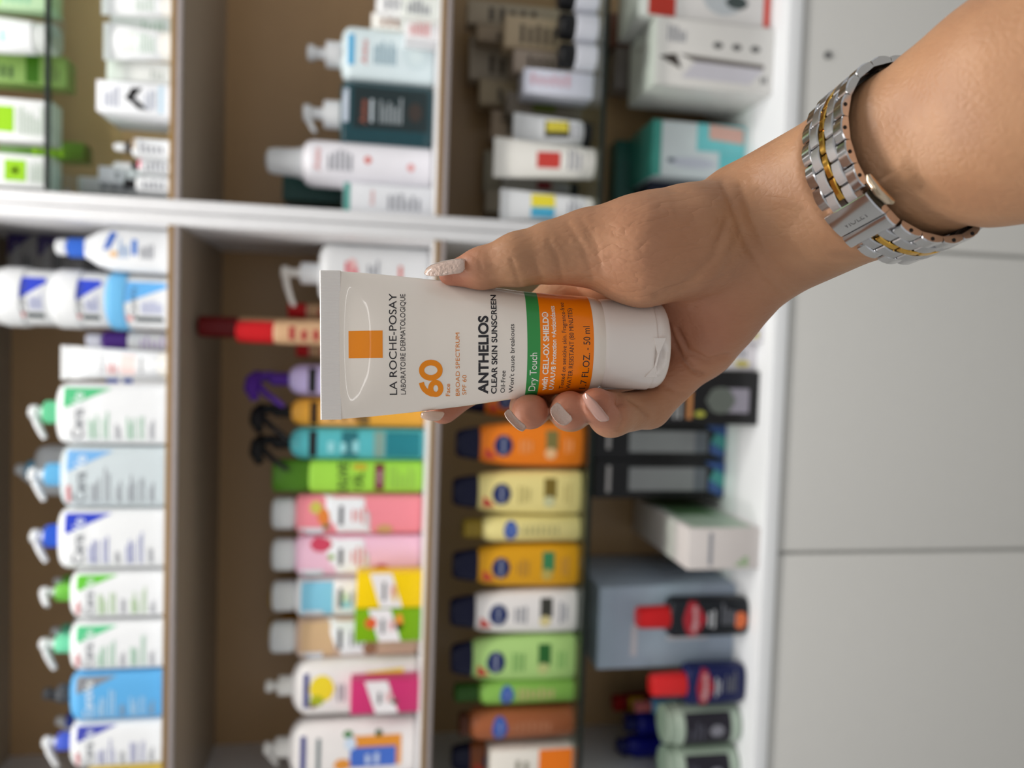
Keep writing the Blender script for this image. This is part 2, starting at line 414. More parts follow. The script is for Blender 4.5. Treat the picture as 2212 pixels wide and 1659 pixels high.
# big 60: the nought, the bowl of the six and its swept stem
stroke(circ(-9.15, 83.7, 2.65, 3.2), [0.88 + 0.1 * abs(math.cos(2 * math.pi * k / NQ)) for k in range(NQ)], ORSQ, True)
stroke(circ(-15.5, 82.05, 2.1, 1.75), [0.9] * NQ, ORSQ, True)
arc = [(-17.55 + 0.05, 82.3), (-17.35, 83.6), (-16.75, 84.9), (-15.8, 86.0), (-14.6, 86.7), (-13.4, 87.0)]
stroke(arc, [0.95, 0.97, 0.95, 0.92, 0.9, 0.88], ORSQ)
tt('Face', -18.2, -13.9, 77.1, 1.55, OINK, 0.004)
tt('BROAD SPECTRUM', -18.1, 3.7, 73.75, 1.45, OINK, 0.0)
tt('SPF 60', -17.8, -10.9, 71.45, 1.45, OINK, 0.0)
tt('ANTHELIOS', -17.5, 9.5, 64.0, 3.4, INK, 0.034)
tt('CLEAR SKIN SUNSCREEN', -17.5, 17.1, 60.95, 1.95, INK, 0.022)
tt('Oil-Free', -17.2, -9.5, 58.05, 1.6, INK, 0.0)
tt("Won't cause breakouts", -17.2, 6.5, 55.1, 1.6, INK, 0.0)
tt('Dry Touch', -16.6, -3.5, 47.4, 2.5, WINK, 0.0)
tt('with CELL-OX SHIELD\u00ae', -16.4, 10.6, 43.45, 2.0, WINK, 0.024)
tt('UVA/UVB Protection +Antioxidants', -16.2, 12.8, 41.0, 1.65, WINK, 0.016)
tt('Tested on sensitive skin. Fragrance-free', -15.9, 14.1, 37.6, 1.55, INK, 0.0)
tt('WATER RESISTANT (80 MINUTES)', -15.9, 11.9, 35.1, 1.6, INK, 0.0)
tt('1.7 FL.OZ. - 50 ml', -15.9, 5.4, 29.6, 2.4, INK, 0.0)
# ------------------------------------------------------------------ forearm and hand: one continuous surface grown from a distance field (millimetres)
BASE = TO * 1000
def J(x, y, d): return pd(x, y, d) * 1000 - BASE
class Field:
    def __init__(s, lo, hi, h):
        s.lo = np.array(lo, float); s.h = h; s.n = np.ceil((np.array(hi) - s.lo) / h).astype(int) + 1
        s.f = np.full(s.n, 60.0, np.float32)
    def box(s, pts, m):
        P = np.array(pts); a = np.floor((P.min(0) - m - s.lo) / s.h).astype(int); b = np.ceil((P.max(0) + m - s.lo) / s.h).astype(int) + 1
        a = np.clip(a, 0, s.n); b = np.clip(b, 0, s.n)
        g = [(s.lo[i] + s.h * np.arange(a[i], b[i])).astype(np.float32) for i in range(3)]
        return (slice(a[0], b[0]), slice(a[1], b[1]), slice(a[2], b[2])), (g[0][:, None, None], g[1][None, :, None], g[2][None, None, :])
def rcone(G, a, b, ra, rb):
    ab = b - a; L2 = float(ab @ ab) + 1e-6
    X, Y, Z = G[0] - a[0], G[1] - a[1], G[2] - a[2]
    t = np.clip((X * ab[0] + Y * ab[1] + Z * ab[2]) / L2, 0, 1)
    return np.sqrt((X - t * ab[0]) ** 2 + (Y - t * ab[1]) ** 2 + (Z - t * ab[2]) ** 2) - (ra + (rb - ra) * t)
def smin(a, b, k):
    h = np.maximum(k - np.abs(a - b), 0) / k
    return np.minimum(a, b) - h * h * k * 0.25
# ---- skeleton: picture position, depth and radius of every joint
W0 = J(1640, 500, 281); A1 = J(1948, 345, 241); A2 = J(2212, 225, 215)
adir = (A2 - W0) / np.linalg.norm(A2 - W0)
ELB = W0 + adir * 265
view = W0 - (CAM * 1000 - BASE); view /= np.linalg.norm(view)
SIDE = np.cross(adir, view); SIDE /= np.linalg.norm(SIDE)
if SIDE @ RT < 0: SIDE = -SIDE
palm = []            # (a, b, ra, rb, k)
for sg in (1, -1):
    palm.append((W0 + SIDE * 8 * sg, A1 + SIDE * 6 * sg, 18.5, 19.5, 12))
    palm.append((A1 + SIDE * 6 * sg, A2 + SIDE * 5.5 * sg, 19.5, 24.5, 12))
    palm.append((A2 + SIDE * 5.5 * sg, ELB + SIDE * 8 * sg, 24.5, 38, 12))
mcp = {'i': J(1265, 600, 309), 'm': J(1340, 668, 315), 'r': J(1430, 730, 313), 'p': J(1518, 754, 301)}
for q, r in (('i', 10.5), ('m', 11), ('r', 11), ('p', 10)):
    palm.append((J(1610, 545, 292), mcp[q], 15, r, 10))
palm += [(J(1592, 578, 287), J(1546, 672, 292), 16.5, 15, 12),
         (J(1580, 495, 278), J(1490, 520, 270), 17, 18, 10), (J(1490, 520, 270), J(1385, 540, 266), 18, 18.3, 8), (J(1385, 540, 266), J(1275, 535, 267), 18, 12.6, 6),
         (J(1330, 575, 283), J(1290, 605, 303), 9, 9, 8), (J(1480, 600, 290), J(1420, 660, 303), 14, 12, 10), (J(1550, 630, 290), J(1508, 715, 300), 14, 11.5, 10)]
fingers = {
    'thumb': [(J(1275, 535, 267), 12.2), (J(1195, 545, 266), 10.4), (J(1120, 560, 266), 9.0), (J(1040, 580, 268), 7.0), (J(975, 592, 270), 4.6)],
    'index': [(mcp['i'], 10.4), (J(1120, 725, 304), 9.0), (J(1010, 828, 293), 7.8), (J(957, 879, 286), 6.4)],
    'middle': [(mcp['m'], 10.6), (J(1190, 812, 318), 9.2), (J(1146, 880, 297), 7.5), (J(1145, 889, 271), 6.4)],
    'ring': [(mcp['r'], 10.2), (J(1285, 862, 316), 8.9), (J(1232, 886, 293), 7.6), (J(1231, 887, 268), 6.9)],
    'pinky': [(mcp['p'], 9.8), (J(1402, 880, 290), 7.6), (J(1319, 896, 275), 7.6), (J(1288, 874, 264), 5.9)]}
allp = [p for a, b, *_ in palm for p in (a, b)] + [p for f in fingers.values() for p, r in f]
lo = np.min(allp, 0) - 44; hi = np.max(allp, 0) + 44
FD = Field(lo, hi, 0.95)
for a, b, ra, rb, k in palm:
    sl, G = FD.box([a, b], max(ra, rb) + k + 4)
    FD.f[sl] = smin(FD.f[sl], rcone(G, a, b, ra, rb).astype(np.float32), k)
PALM = FD.f.copy()
for nm, ch in fingers.items():
    sl, G = FD.box([p for p, r in ch], max(r for p, r in ch) + 9)
    ff = None
    for (a, ra), (b, rb) in zip(ch, ch[1:]):
        d = rcone(G, a, b, ra, rb).astype(np.float32); ff = d if ff is None else smin(ff, d, 3.0)
    FD.f[sl] = smin(FD.f[sl], smin(PALM[sl], ff, 6.0), 0.8)
# flesh yields to the tube it holds
sl, G = FD.box([TO * 1000 - BASE + np.array([-30, -30, -3]), TO * 1000 - BASE + np.array([30, 30, 130])], 4)
lx = G[0] * TR[0] + G[1] * TR[1] + G[2] * TR[2]; ly = G[0] * TN[0] + G[1] * TN[1] + G[2] * TN[2]; lz = G[0] * TA[0] + G[1] * TA[1] + G[2] * TA[2]
hx = np.interp(lz, [r[0] for r in TPROF], [r[1] for r in TPROF]); hy = np.interp(lz, [r[0] for r in TPROF], [r[2] for r in TPROF])
hx = np.where(lz < 24.3, 16.6, hx); hy = np.where(lz < 24.3, 16.6, hy)
q = np.sqrt((lx / hx) ** 2 + (ly / hy) ** 2)
gl = np.sqrt((lx / hx ** 2) ** 2 + (ly / hy ** 2) ** 2) / np.maximum(q, 1e-4)
td = np.maximum((q - 1) / np.maximum(gl, 1e-4), np.maximum(-lz, lz - 115.6))
FD.f[sl] = -smin(-FD.f[sl], (td - 0.25).astype(np.float32), 1.2)
# and to the bracelet round the wrist
WC = np.array([58.21, -50.69, -55.55]); WW = np.array([0.22344221, -0.97208696, -0.07155787])
WE1 = np.array([0.87061384, 0.16602739, 0.46310521]); WE2 = np.array([-0.43829797, -0.16577653, 0.88340989]); WAx, WBx = 29.4, 25.2
sl, G = FD.box([WC - 34, WC + 34], 2)
px, py, pz = G[0] - WC[0], G[1] - WC[1], G[2] - WC[2]
u1 = px * WE1[0] + py * WE1[1] + pz * WE1[2]; u2 = px * WE2[0] + py * WE2[1] + pz * WE2[2]; u3 = px * WW[0] + py * WW[1] + pz * WW[2]
q = np.sqrt((u1 / WAx) ** 2 + (u2 / WBx) ** 2); gl = np.sqrt((u1 / WAx ** 2) ** 2 + (u2 / WBx ** 2) ** 2) / np.maximum(q, 1e-4)
FD.f[sl] = -smin(-FD.f[sl], np.maximum(np.abs(u3) - 11.5, -2.3 - (q - 1) / np.maximum(gl, 1e-4)).astype(np.float32), 3.0)
def surface_nets(fd):
    f = fd.f; ins = f < 0; n = np.array(f.shape) - 1
    cnt = np.zeros(n, np.int8)
    for dx in (0, 1):
        for dy in (0, 1):
            for dz in (0, 1): cnt += ins[dx:dx + n[0], dy:dy + n[1], dz:dz + n[2]]
    act = np.argwhere((cnt > 0) & (cnt < 8)); idx = np.full(n, -1, np.int32); idx[tuple(act.T)] = np.arange(len(act))
    S = np.zeros((len(act), 3)); K = np.zeros(len(act))
    cs = [(a, b, c) for a in (0, 1) for b in (0, 1) for c in (0, 1)]
    for c0 in cs:
        for ax in range(3):
            if c0[ax]: continue
            c1 = list(c0); c1[ax] = 1
            v0 = f[tuple((act + c0).T)]; v1 = f[tuple((act + c1).T)]
            mk = (v0 < 0) != (v1 < 0); t = np.where(mk, v0 / np.where(mk, v0 - v1, 1), 0)
            p = np.array(c0, float)[None] + 0; p = np.repeat(p, len(act), 0); p[:, ax] += t
            S += p * mk[:, None]; K += mk
    V = fd.lo + (act + S / K[:, None]) * fd.h
    faces = []
    for ax in range(3):
        a1, a2 = (ax + 1) % 3, (ax + 2) % 3
        s0 = [slice(None)] * 3; s1 = [slice(None)] * 3; s0[ax] = slice(0, -1); s1[ax] = slice(1, None)
        ch = np.argwhere(ins[tuple(s0)] != ins[tuple(s1)])
        ok = (ch[:, a1] > 0) & (ch[:, a2] > 0) & (ch[:, a1] < n[a1]) & (ch[:, a2] < n[a2]); ch = ch[ok]
        e1 = np.zeros(3, int); e1[a1] = 1; e2 = np.zeros(3, int); e2[a2] = 1
        qd = np.stack([idx[tuple((ch - e1 - e2).T)], idx[tuple((ch - e2).T)], idx[tuple(ch.T)], idx[tuple((ch - e1).T)]], 1)
        flip = ~ins[tuple(ch.T)]
        qd[flip] = qd[flip][:, ::-1]
        faces.append(qd)
    return V, np.concatenate(faces)
HV, HF = surface_nets(FD)
del PALM
def grid_normals(V, Fq):
    e = np.cross(V[Fq[:, 2]] - V[Fq[:, 0]], V[Fq[:, 3]] - V[Fq[:, 1]]); N = np.zeros_like(V)
    for k in range(4): np.add.at(N, Fq[:, k], e)
    return N / (np.linalg.norm(N, axis=1)[:, None] + 1e-9)
def relax(V, Fq, it):
    E = np.concatenate([Fq[:, [0, 1]], Fq[:, [1, 2]], Fq[:, [2, 3]], Fq[:, [3, 0]]])
    for _ in range(it):
        S = np.zeros_like(V); K = np.zeros(len(V))
        np.add.at(S, E[:, 0], V[E[:, 1]]); np.add.at(K, E[:, 0], 1)
        V = V + 0.5 * (S / np.maximum(K, 1)[:, None] - V)
    return V
HV = relax(HV, HF, 2)
HN = grid_normals(HV, HF)
# flexion creases pressed into the skin: picture polyline, half width (px), depth (mm), depth range
WP = (HV + BASE) / 1000; rel = WP - CAM; dep = rel @ FW
PX = CX - FPX * (rel @ UPV) / dep; PY = CY - FPX * (rel @ RT) / dep
facing = np.einsum('ij,ij->i', HN, -rel / np.linalg.norm(rel, axis=1)[:, None])
creases = [([(1335, 836), (1341, 868)], 9, 2.4), ([(1441, 700), (1452, 735), (1471, 769), (1501, 802), (1520, 808)], 5, 1.5), ([(1462, 712), (1486, 758), (1531, 780), (1570, 770)], 6, 1.2),
           ([(1360, 862), (1381, 876), (1399, 899)], 4, 0.9), ([(1341, 872), (1347, 905), (1338, 928)], 4, 0.7), ([(1430, 828), (1462, 846), (1480, 852)], 5, 0.6),
           ([(1560, 395), (1585, 450), (1610, 520), (1650, 590), (1695, 640)], 7, 0.55), ([(1600, 400), (1625, 470), (1665, 560), (1712, 628)], 7, 0.45),
           ([(1105, 560), (1116, 590), (1122, 620)], 5, 0.35), ([(1150, 555), (1166, 590), (1172, 612)], 5, 0.35), ([(1185, 520), (1205, 560), (1215, 605)], 6, 0.35),
           ([(1020, 548), (1034, 560), (1040, 580)], 4, 0.25), ([(1570, 480), (1540, 560), (1480, 615), (1420, 640)], 9, 0.8), ([(1600, 500), (1560, 600), (1500, 660)], 9, 0.4),
           ([(1225, 480), (1262, 540), (1280, 600)], 5, 0.25), ([(1255, 470), (1290, 530), (1300, 590)], 5, 0.2)]
disp = np.zeros(len(HV))
for pl, wd, dp in creases:
    best = np.full(len(HV), 1e9)
    for (xa, ya), (xb, yb) in zip(pl, pl[1:]):
        dx, dy = xb - xa, yb - ya; t = np.clip(((PX - xa) * dx + (PY - ya) * dy) / (dx * dx + dy * dy), 0, 1)
        best = np.minimum(best, np.hypot(PX - xa - t * dx, PY - ya - t * dy))
    disp += dp * np.exp(-(best / wd) ** 2)
HV = HV - HN * (disp * np.clip(facing * 3 - 0.3, 0, 1))[:, None]
person = thing('person', 'bare right forearm and hand holding the sunscreen tube upright', 'person', tuple(TO))
def skin_mat():
    mt = bpy.data.materials.new('skin'); mt.use_nodes = True
    nt = mt.node_tree; b = nt.nodes['Principled BSDF']; N = nt.nodes.new; L = nt.links.new
    tc = N('ShaderNodeTexCoord'); at = N('ShaderNodeAttribute'); at.attribute_name = 'flush'
    n1 = N('ShaderNodeTexNoise'); n1.inputs['Scale'].default_value = 55; n1.inputs['Detail'].default_value = 5
    L(tc.outputs['Object'], n1.inputs['Vector'])
    r1 = N('ShaderNodeValToRGB'); r1.color_ramp.elements[0].position = 0.3; r1.color_ramp.elements[1].position = 0.7
    r1.color_ramp.elements[0].color = (*lin((168, 122, 89)), 1); r1.color_ramp.elements[1].color = (*lin((184, 138, 102)), 1)
    L(n1.outputs[0], r1.inputs[0])
    mx = N('ShaderNodeMix'); mx.data_type = 'RGBA'; mx.inputs[7].default_value = (*lin((184, 110, 90)), 1)
    L(at.outputs['Fac'], mx.inputs[0]); L(r1.outputs[0], mx.inputs[6]); L(mx.outputs[2], b.inputs['Base Color'])
    b.inputs['Roughness'].default_value = 0.46; b.inputs['Specular IOR Level'].default_value = 0.4
    b.inputs['Subsurface Weight'].default_value = 0.12; b.inputs['Subsurface Radius'].default_value = (1.0, 0.4, 0.2); b.inputs['Subsurface Scale'].default_value = 0.004
    ln = N('ShaderNodeAttribute'); ln.attribute_name = 'creasing'
    mp = N('ShaderNodeMapping'); mp.inputs['Rotation'].default_value = (0.2, 0.9, 0.5); mp.inputs['Scale'].default_value = (1, 1, 0.4); L(tc.outputs['Object'], mp.inputs[0])
    n3 = N('ShaderNodeTexNoise'); n3.inputs['Scale'].default_value = 120; n3.inputs['Detail'].default_value = 2; L(tc.outputs['Object'], n3.inputs['Vector'])
    wv = N('ShaderNodeTexWave'); wv.inputs['Scale'].default_value = 95; wv.inputs['Distortion'].default_value = 9; wv.inputs['Detail'].default_value = 3; wv.inputs['Detail Scale'].default_value = 1.5; L(mp.outputs[0], wv.inputs['Vector'])
    vo = N('ShaderNodeTexVoronoi'); vo.feature = 'DISTANCE_TO_EDGE'; vo.inputs['Scale'].default_value = 480; L(mp.outputs[0], vo.inputs['Vector'])
    pw = N('ShaderNodeMath'); pw.operation = 'POWER'; pw.inputs[1].default_value = 0.35; L(wv.outputs['Fac'], pw.inputs[0])
    mu = N('ShaderNodeMath'); mu.operation = 'MULTIPLY'; L(pw.outputs[0], mu.inputs[0]); L(ln.outputs['Fac'], mu.inputs[1])
    ad = N('ShaderNodeMath'); ad.operation = 'MULTIPLY_ADD'; ad.inputs[1].default_value = 0.9; L(vo.outputs['Distance'], ad.inputs[0]); L(mu.outputs[0], ad.inputs[2])
    bp = N('ShaderNodeBump'); bp.inputs['Strength'].default_value = 0.5; bp.inputs['Distance'].default_value = 0.0004
    L(ad.outputs[0], bp.inputs['Height']); L(bp.outputs[0], b.inputs['Normal'])
    return mt
hand = mesh_obj('forearm_and_hand', HV / 1000, [tuple(map(int, q)) for q in HF], skin_mat(), person)
# warmer skin on the fingertips, the palm and the thumb pad
fl = np.zeros(len(HV))
for nm, ch in fingers.items():
    d = np.linalg.norm(HV - ch[-1][0], axis=1); fl = np.maximum(fl, 0.75 * np.exp(-(d / 13) ** 2))
for p, s, a in ((J(1470, 690, 290), 34, 0.5), (J(1235, 590, 272), 12, 0.5), (J(1400, 560, 255), 26, 0.25)):
    fl = np.maximum(fl, a * np.exp(-(np.linalg.norm(HV - p, axis=1) / s) ** 2))
at = hand.data.attributes.new('flush', 'FLOAT', 'POINT'); at.data.foreach_set('value', fl.astype(np.float32))
cr = np.zeros(len(HV))
for p, sg, a in ((J(1430, 520, 255), 30, 1.0), (J(1580, 500, 262), 24, 0.8), (J(1500, 680, 285), 26, 0.5), (J(1150, 550, 262), 18, 0.5)):
    cr = np.maximum(cr, a * np.exp(-(np.linalg.norm(HV - p, axis=1) / sg) ** 2))
at = hand.data.attributes.new('creasing', 'FLOAT', 'POINT'); at.data.foreach_set('value', cr.astype(np.float32))
# ---- long glossy nails
def nail_mat(glit):
    mt = mat(((214, 180, 158), (206, 180, 166), (190, 146, 132))[glit], 0.12, coat=1.0, name='glossy_nail', var=0.05 + 0.01 * glit)
    if glit == 1:
        bumped(mt, 750, 0.6, 0.0008, 2); mt.node_tree.nodes['Principled BSDF'].inputs['Metallic'].default_value = 0.0
    return mt
def nail(base, tip, nrm, width, glit, arch=0.30, lift=0.4):
    base, tip, nrm = map(np.array, (base, tip, nrm)); L = np.linalg.norm(tip - base); ax = (tip - base) / L
    nrm = nrm - ax * (nrm @ ax); nrm = nrm / np.linalg.norm(nrm); sd = np.cross(ax, nrm); V = []; Fc = []; nu, nv = 18, 12
    for top in (1, 0):
        for i in range(nu + 1):
            t = i / nu
            hw = width / 2 * ((1 - (1 - min(1, t / 0.18)) ** 2) ** 0.5 * 0.35 + 0.65) * (1 if t < 0.45 else max(0.03, math.sqrt(max(0, 1 - ((t - 0.45) / 0.552) ** 2.2))))
            for j in range(nv + 1):
                s = -1 + 2 * j / nv
                P = base + ax * (L * t) + sd * (hw * s) + nrm * (lift * (1 if top else 0.0) + width * arch * ((hw / (width / 2)) - (s * hw / (width / 2)) ** 2 ) * 0.8 + 0.9 * math.sin(math.pi * t) * 0.5 - 0.25 * width * arch)
                V.append(P)
    M = (nu + 1) * (nv + 1)
    for i in range(nu):
        for j in range(nv):
            a = i * (nv + 1) + j; q4 = (a, a + 1, a + nv + 2, a + nv + 1)
            Fc.append(q4); Fc.append(tuple(M + k for k in q4[::-1]))
    rim = [j for j in range(nv + 1)] + [i * (nv + 1) + nv for i in range(1, nu + 1)] + [nu * (nv + 1) + j for j in range(nv - 1, -1, -1)] + [i * (nv + 1) for i in range(nu - 1, 0, -1)]
    for k in range(len(rim)):
        a, b = rim[k], rim[(k + 1) % len(rim)]; Fc.append((a, M + a, M + b, b))
    o = mesh_obj('fingernail', np.array(V) / 1000, Fc, nail_mat(glit), person); return o
toC = -view
UPR = RT          # upright right = towards the top of the picture
DN = -UPV
nail(J(1006, 571, 262), J(916, 588, 265), toC * 0.7 + UPR * 0.8 , 8.0, 1)
nail(J(952, 899, 277), J(911, 893, 272), -UPR * 0.7 + toC * 0.75, 6.6, 0, 0.3, 0.5)
nail(J(1119, 903, 263), J(1106, 915, 259.5), (-UPR * 0.66 - DN * 0.75) * 0.3 - toC, 9.0, 1, 0.12)
nail(J(1222, 886, 260.3), J(1199, 907, 258), (-UPR * 0.62 - DN * 0.78) * 0.3 - toC, 8.0, 1, 0.10)
nail(J(1304, 907, 261.2), J(1264, 850, 255), -DN * 0.8 - UPR * 0.2 + toC * 0.8, 6.8, 2)
# ------------------------------------------------------------------ two-tone steel bracelet watch on the wrist
watch = thing('wristwatch', 'steel and gold link bracelet watch with folding clasp on the wrist', 'watch', tuple((WC + BASE) / 1000))
STEEL = mat((214, 214, 216), 0.13, metal=1.0, name='polished_steel', var=0.01)
def brushed():
    mt = mat((196, 196, 198), 0.3, metal=1.0, name='brushed_steel', var=0.02)
    nt = mt.node_tree; b = nt.nodes['Principled BSDF']
    tc = nt.nodes.new('ShaderNodeTexCoord'); mp = nt.nodes.new('ShaderNodeMapping'); mp.inputs['Scale'].default_value = (60, 4000, 60)
    nz = nt.nodes.new('ShaderNodeTexNoise'); nz.inputs['Scale'].default_value = 1.0; bp = nt.nodes.new('ShaderNodeBump'); bp.inputs['Strength'].default_value = 0.12
    nt.links.new(tc.outputs['Object'], mp.inputs[0]); nt.links.new(mp.outputs[0], nz.inputs['Vector']); nt.links.new(nz.outputs[0], bp.inputs['Height']); nt.links.new(bp.outputs[0], b.inputs['Normal'])
    return mt
BRUSH = brushed(); GOLDW = mat((226, 178, 84), 0.14, metal=1.0, name='polished_gold', var=0.01)
ths = np.linspace(-math.pi, math.pi, 4001)
pp = np.stack([np.sin(ths) * WAx, np.cos(ths) * WBx], 1); seg = np.concatenate([[0], np.cumsum(np.linalg.norm(np.diff(pp, axis=0), axis=1))]); PER = seg[-1]
def band_at(s):
    th = np.interp(s % PER, seg, ths); p = WE1 * math.sin(th) * WAx + WE2 * math.cos(th) * WBx
    n = WE1 * math.sin(th) / WAx + WE2 * math.cos(th) / WBx; n /= np.linalg.norm(n)
    t = np.cross(n, WW); t /= np.linalg.norm(t)          # x = width (WW), y = along the band, z = outward
    t = np.cross(n, WW); return p, t, n
def put(o, s, wofs=0.0, rofs=0.0, tofs=0.0):
    p, t, n = band_at(s); p = (p + WW * wofs + n * rofs + t * tofs) / 1000; M = Matrix.Identity(4)
    for i in range(3):
        M[i][0] = WW[i]; M[i][1] = t[i]; M[i][2] = n[i]; M[i][3] = p[i]
    o.matrix_basis = M; return o
def link_mesh(name, wd, ln, th, mt, arch):
    # bevelled bar, top arched along the band
    ys = [-ln / 2, -ln / 2 + 0.25, -ln / 4, 0, ln / 4, ln / 2 - 0.25, ln / 2]; V = []; Fc = []
    xs = [(-wd / 2, 0.35), (-wd / 2 + 0.3, 0), (wd / 2 - 0.3, 0), (wd / 2, 0.35)]
    for y in ys:
        e = abs(y) / (ln / 2); top = th / 2 - arch * e * e - (0.3 if abs(abs(y) - ln / 2) < 1e-6 else 0)
        for x, dz in xs: V.append((x / 1000, y / 1000, (top - dz) / 1000))
        for x in (wd / 2, -wd / 2): V.append((x / 1000, y / 1000, -th / 2 / 1000))
    for i in range(len(ys) - 1):
        for k in range(6):
            a = i * 6 + k; b = i * 6 + (k + 1) % 6; Fc.append((a, b, b + 6, a + 6))
    Fc.append(tuple(range(5, -1, -1))); Fc.append(tuple((len(ys) - 1) * 6 + k for k in range(6)))
    me = bpy.data.meshes.new(name); me.from_pydata(V, [], Fc); me.update()
    bm = bmesh.new(); bm.from_mesh(me); bmesh.ops.recalc_face_normals(bm, faces=bm.faces); bm.to_mesh(me); bm.free()
    for p in me.polygons: p.use_smooth = True
    me.set_sharp_from_angle(angle=math.radians(25)); me.materials.append(mt); return me
NROW = 23; PIT = PER / NROW
m_out = link_mesh('outer_link', 4.0, PIT - 0.35, 2.8, STEEL, 0.85); m_mid = link_mesh('inner_link', 3.9, PIT - 0.3, 2.8, BRUSH, 0.7); m_gold = link_mesh('gold_link', 2.3, PIT - 0.35, 2.5, GOLDW, 0.45)
m_pin = link_mesh('core', 15.0, PIT * 0.7, 1.2, mat((60, 60, 64), 0.4, metal=0.8, name='dark_steel'), 0.1)
def part(name, me, parent):
    o = bpy.data.objects.new(name, me); COL.objects.link(o); o.parent = parent; return o
S0 = np.interp(-0.36, ths, seg)          # centre of the clasp
for k in range(NROW):
    s = S0 + (k + 0.5) * PIT; d = (k + 0.5) * PIT; d = min(d, PER - d); first = d < PIT * 0.9
    if not first:
        for wo in (-7.6, 7.6):
            put(part('outer_link', m_out, watch), s, wo)
            if wo > 0 and d < 40:
                pn = loft('pin_hole', [(0, 0.0006, 0.0006), (0.00015, 0.0006, 0.0006)], mat((30, 28, 28), 0.5, name='pin_shadow'), watch, 10)
                put(pn, s, 9.62, 0.1); pn.matrix_basis = pn.matrix_basis @ Matrix.Rotation(math.radians(90), 4, 'Y')
        put(part('gold_link', m_gold, watch), s)
        put(part('link_core', m_pin, watch), s, 0, -0.7)
    s2 = s + PIT / 2; d2 = (k + 1) * PIT; d2 = min(d2, PER - d2)
    if d2 > PIT * 0.8:
        for wo in (-3.55, 3.55): put(part('inner_link', m_mid, watch), s2, wo)
# clasp: two halves, engraved words, side bar
for (tc_, ln, nm) in ((2.1, 8.2, 'clasp_plate'), (-4.35, 4.4, 'clasp_plate')):
    me = link_mesh(nm, 19.2, ln, 3.0, STEEL, 0.35); put(part(nm, me, watch), S0, 0, 0.05, tc_)
V, Fc = text_mesh('VIOLET', 0.0, 0.0, 4)
w0, w1 = V[:, 0].min(), V[:, 0].max(); k = 10.5 / (w1 - w0)
tx = mesh_obj('lettering', [((v[0] - (w0 + w1) / 2) * k / 1000, (v[1] - 0.36) * k / 1000, 0.0) for v in V], Fc, mat((84, 82, 82), 0.5, metal=0.4, name='engraving'), watch, False)
put(tx, S0, 0, 1.5, 1.0)
sb = sweep('clasp_button', [(0, -0.0052, -0.0008), (0, -0.004, 0.0), (0, 0, 0.0004), (0, 0.004, 0.0), (0, 0.0052, -0.0008)], [0.0008, 0.0013, 0.0014, 0.0013, 0.0008], mat((206, 186, 160), 0.15, metal=1.0, name='clasp_steel'), watch, 12)
put(sb, S0, 12.2, -0.6, 4.5)
ar = sweep('clasp_arm', [(0, -0.004, -0.0008), (0, 0, 0), (0, 0.004, -0.0008)], 0.0012, mat((90, 78, 60), 0.25, metal=1.0, name='clasp_arm_steel'), watch, 10)
put(ar, S0, 10.6, -1.0, 4.0)
# ------------------------------------------------------------------ goods on the shelves
def S(y0, y1, xt, Y, zb):
    ym = (y0 + y1) / 2; X = atY(600, ym, Y)[0]; xb = pr((X, Y, zb))[0]; xm = (max(xt, -100) + xb) / 2
    a = atY(xm, y1, Y)[0]; c = atY(xm, y0, Y)[0]
    X = (a + c) / 2; hw = (c - a) / 2
    X = min(X, XD0 - 0.0016 - hw) if X < 0.176 else max(X, XD1 + 0.0016 + hw)      # clear of the upright
    X = max(X, XL + 0.002 + hw)
    return X, hw, atY(xt, ym, Y)[2] - zb
def zpx(x, y, Y): return atY(x, y, Y)[2]
def prof(hw, hy, h, rb=0.006, rt=0.02, p=4.0, top=None, taper=0.0):
    """rounded container: bottom and shoulder radii; top = half width left for the neck"""
    R = []
    for i in range(6):
        a = i / 5; z = rb * (1 - math.cos(a * math.pi / 2)); k = rb * (1 - math.sin(a * math.pi / 2)); R.append((z, hw * (1 + taper) - k, hy - k, p))
    for i in range(1, 5): R.append((rb + (h - rt - rb) * i / 5, hw * (1 + taper * (1 - i / 5)), hy, p))
    tx = hw - rt if top is None else top; ty = min(hy - 0.002, max(0.35 * hy, hy - rt)) if top is None else min(top, hy * 0.9)
    for i in range(8):
        a = i / 7; s = math.sin(a * math.pi / 2); c = 1 - math.cos(a * math.pi / 2)
        R.append((h - rt + rt * s, hw - (hw - tx) * c, hy - (hy - ty) * c, p + (2.2 - p) * c))
    return R
def cyl(name, r, z0, z1, mt, parent, rnd=0.0015, n=24, r1=None, p=2.0, ry=None):
    r1 = r if r1 is None else r1; k = (ry / r) if ry else 1.0
    return loft(name, [(z0, r - rnd, (r - rnd) * k, p), (z0 + rnd, r, r * k, p), (z1 - rnd, r1, r1 * k, p), (z1 - rnd * 0.3, r1 - rnd * 0.6, (r1 - rnd * 0.6) * k, p), (z1, r1 - rnd * 1.6, (r1 - rnd * 1.6) * k, p)], mt, parent, n)
def ribbed(name, r, z0, z1, mt, parent, nr=36):
    V = []; Fc = []; n = nr * 2
    for z, q in ((z0, 0.97), (z0 + 0.001, 1), (z1 - 0.0015, 1), (z1, 0.93)):
        for k in range(n):
            a = 2 * math.pi * k / n; rr = r * q * (1 if k % 2 else 0.965); V.append((rr * math.cos(a), rr * math.sin(a), z))
    for i in range(3):
        for k in range(n):
            a = i * n + k; b = i * n + (k + 1) % n; Fc.append((a, b, b + n, a + n))
    Fc.append(tuple(range(n - 1, -1, -1))); Fc.append(tuple(3 * n + k for k in range(n)))
    return mesh_obj(name, V, Fc, mt, parent, 30)
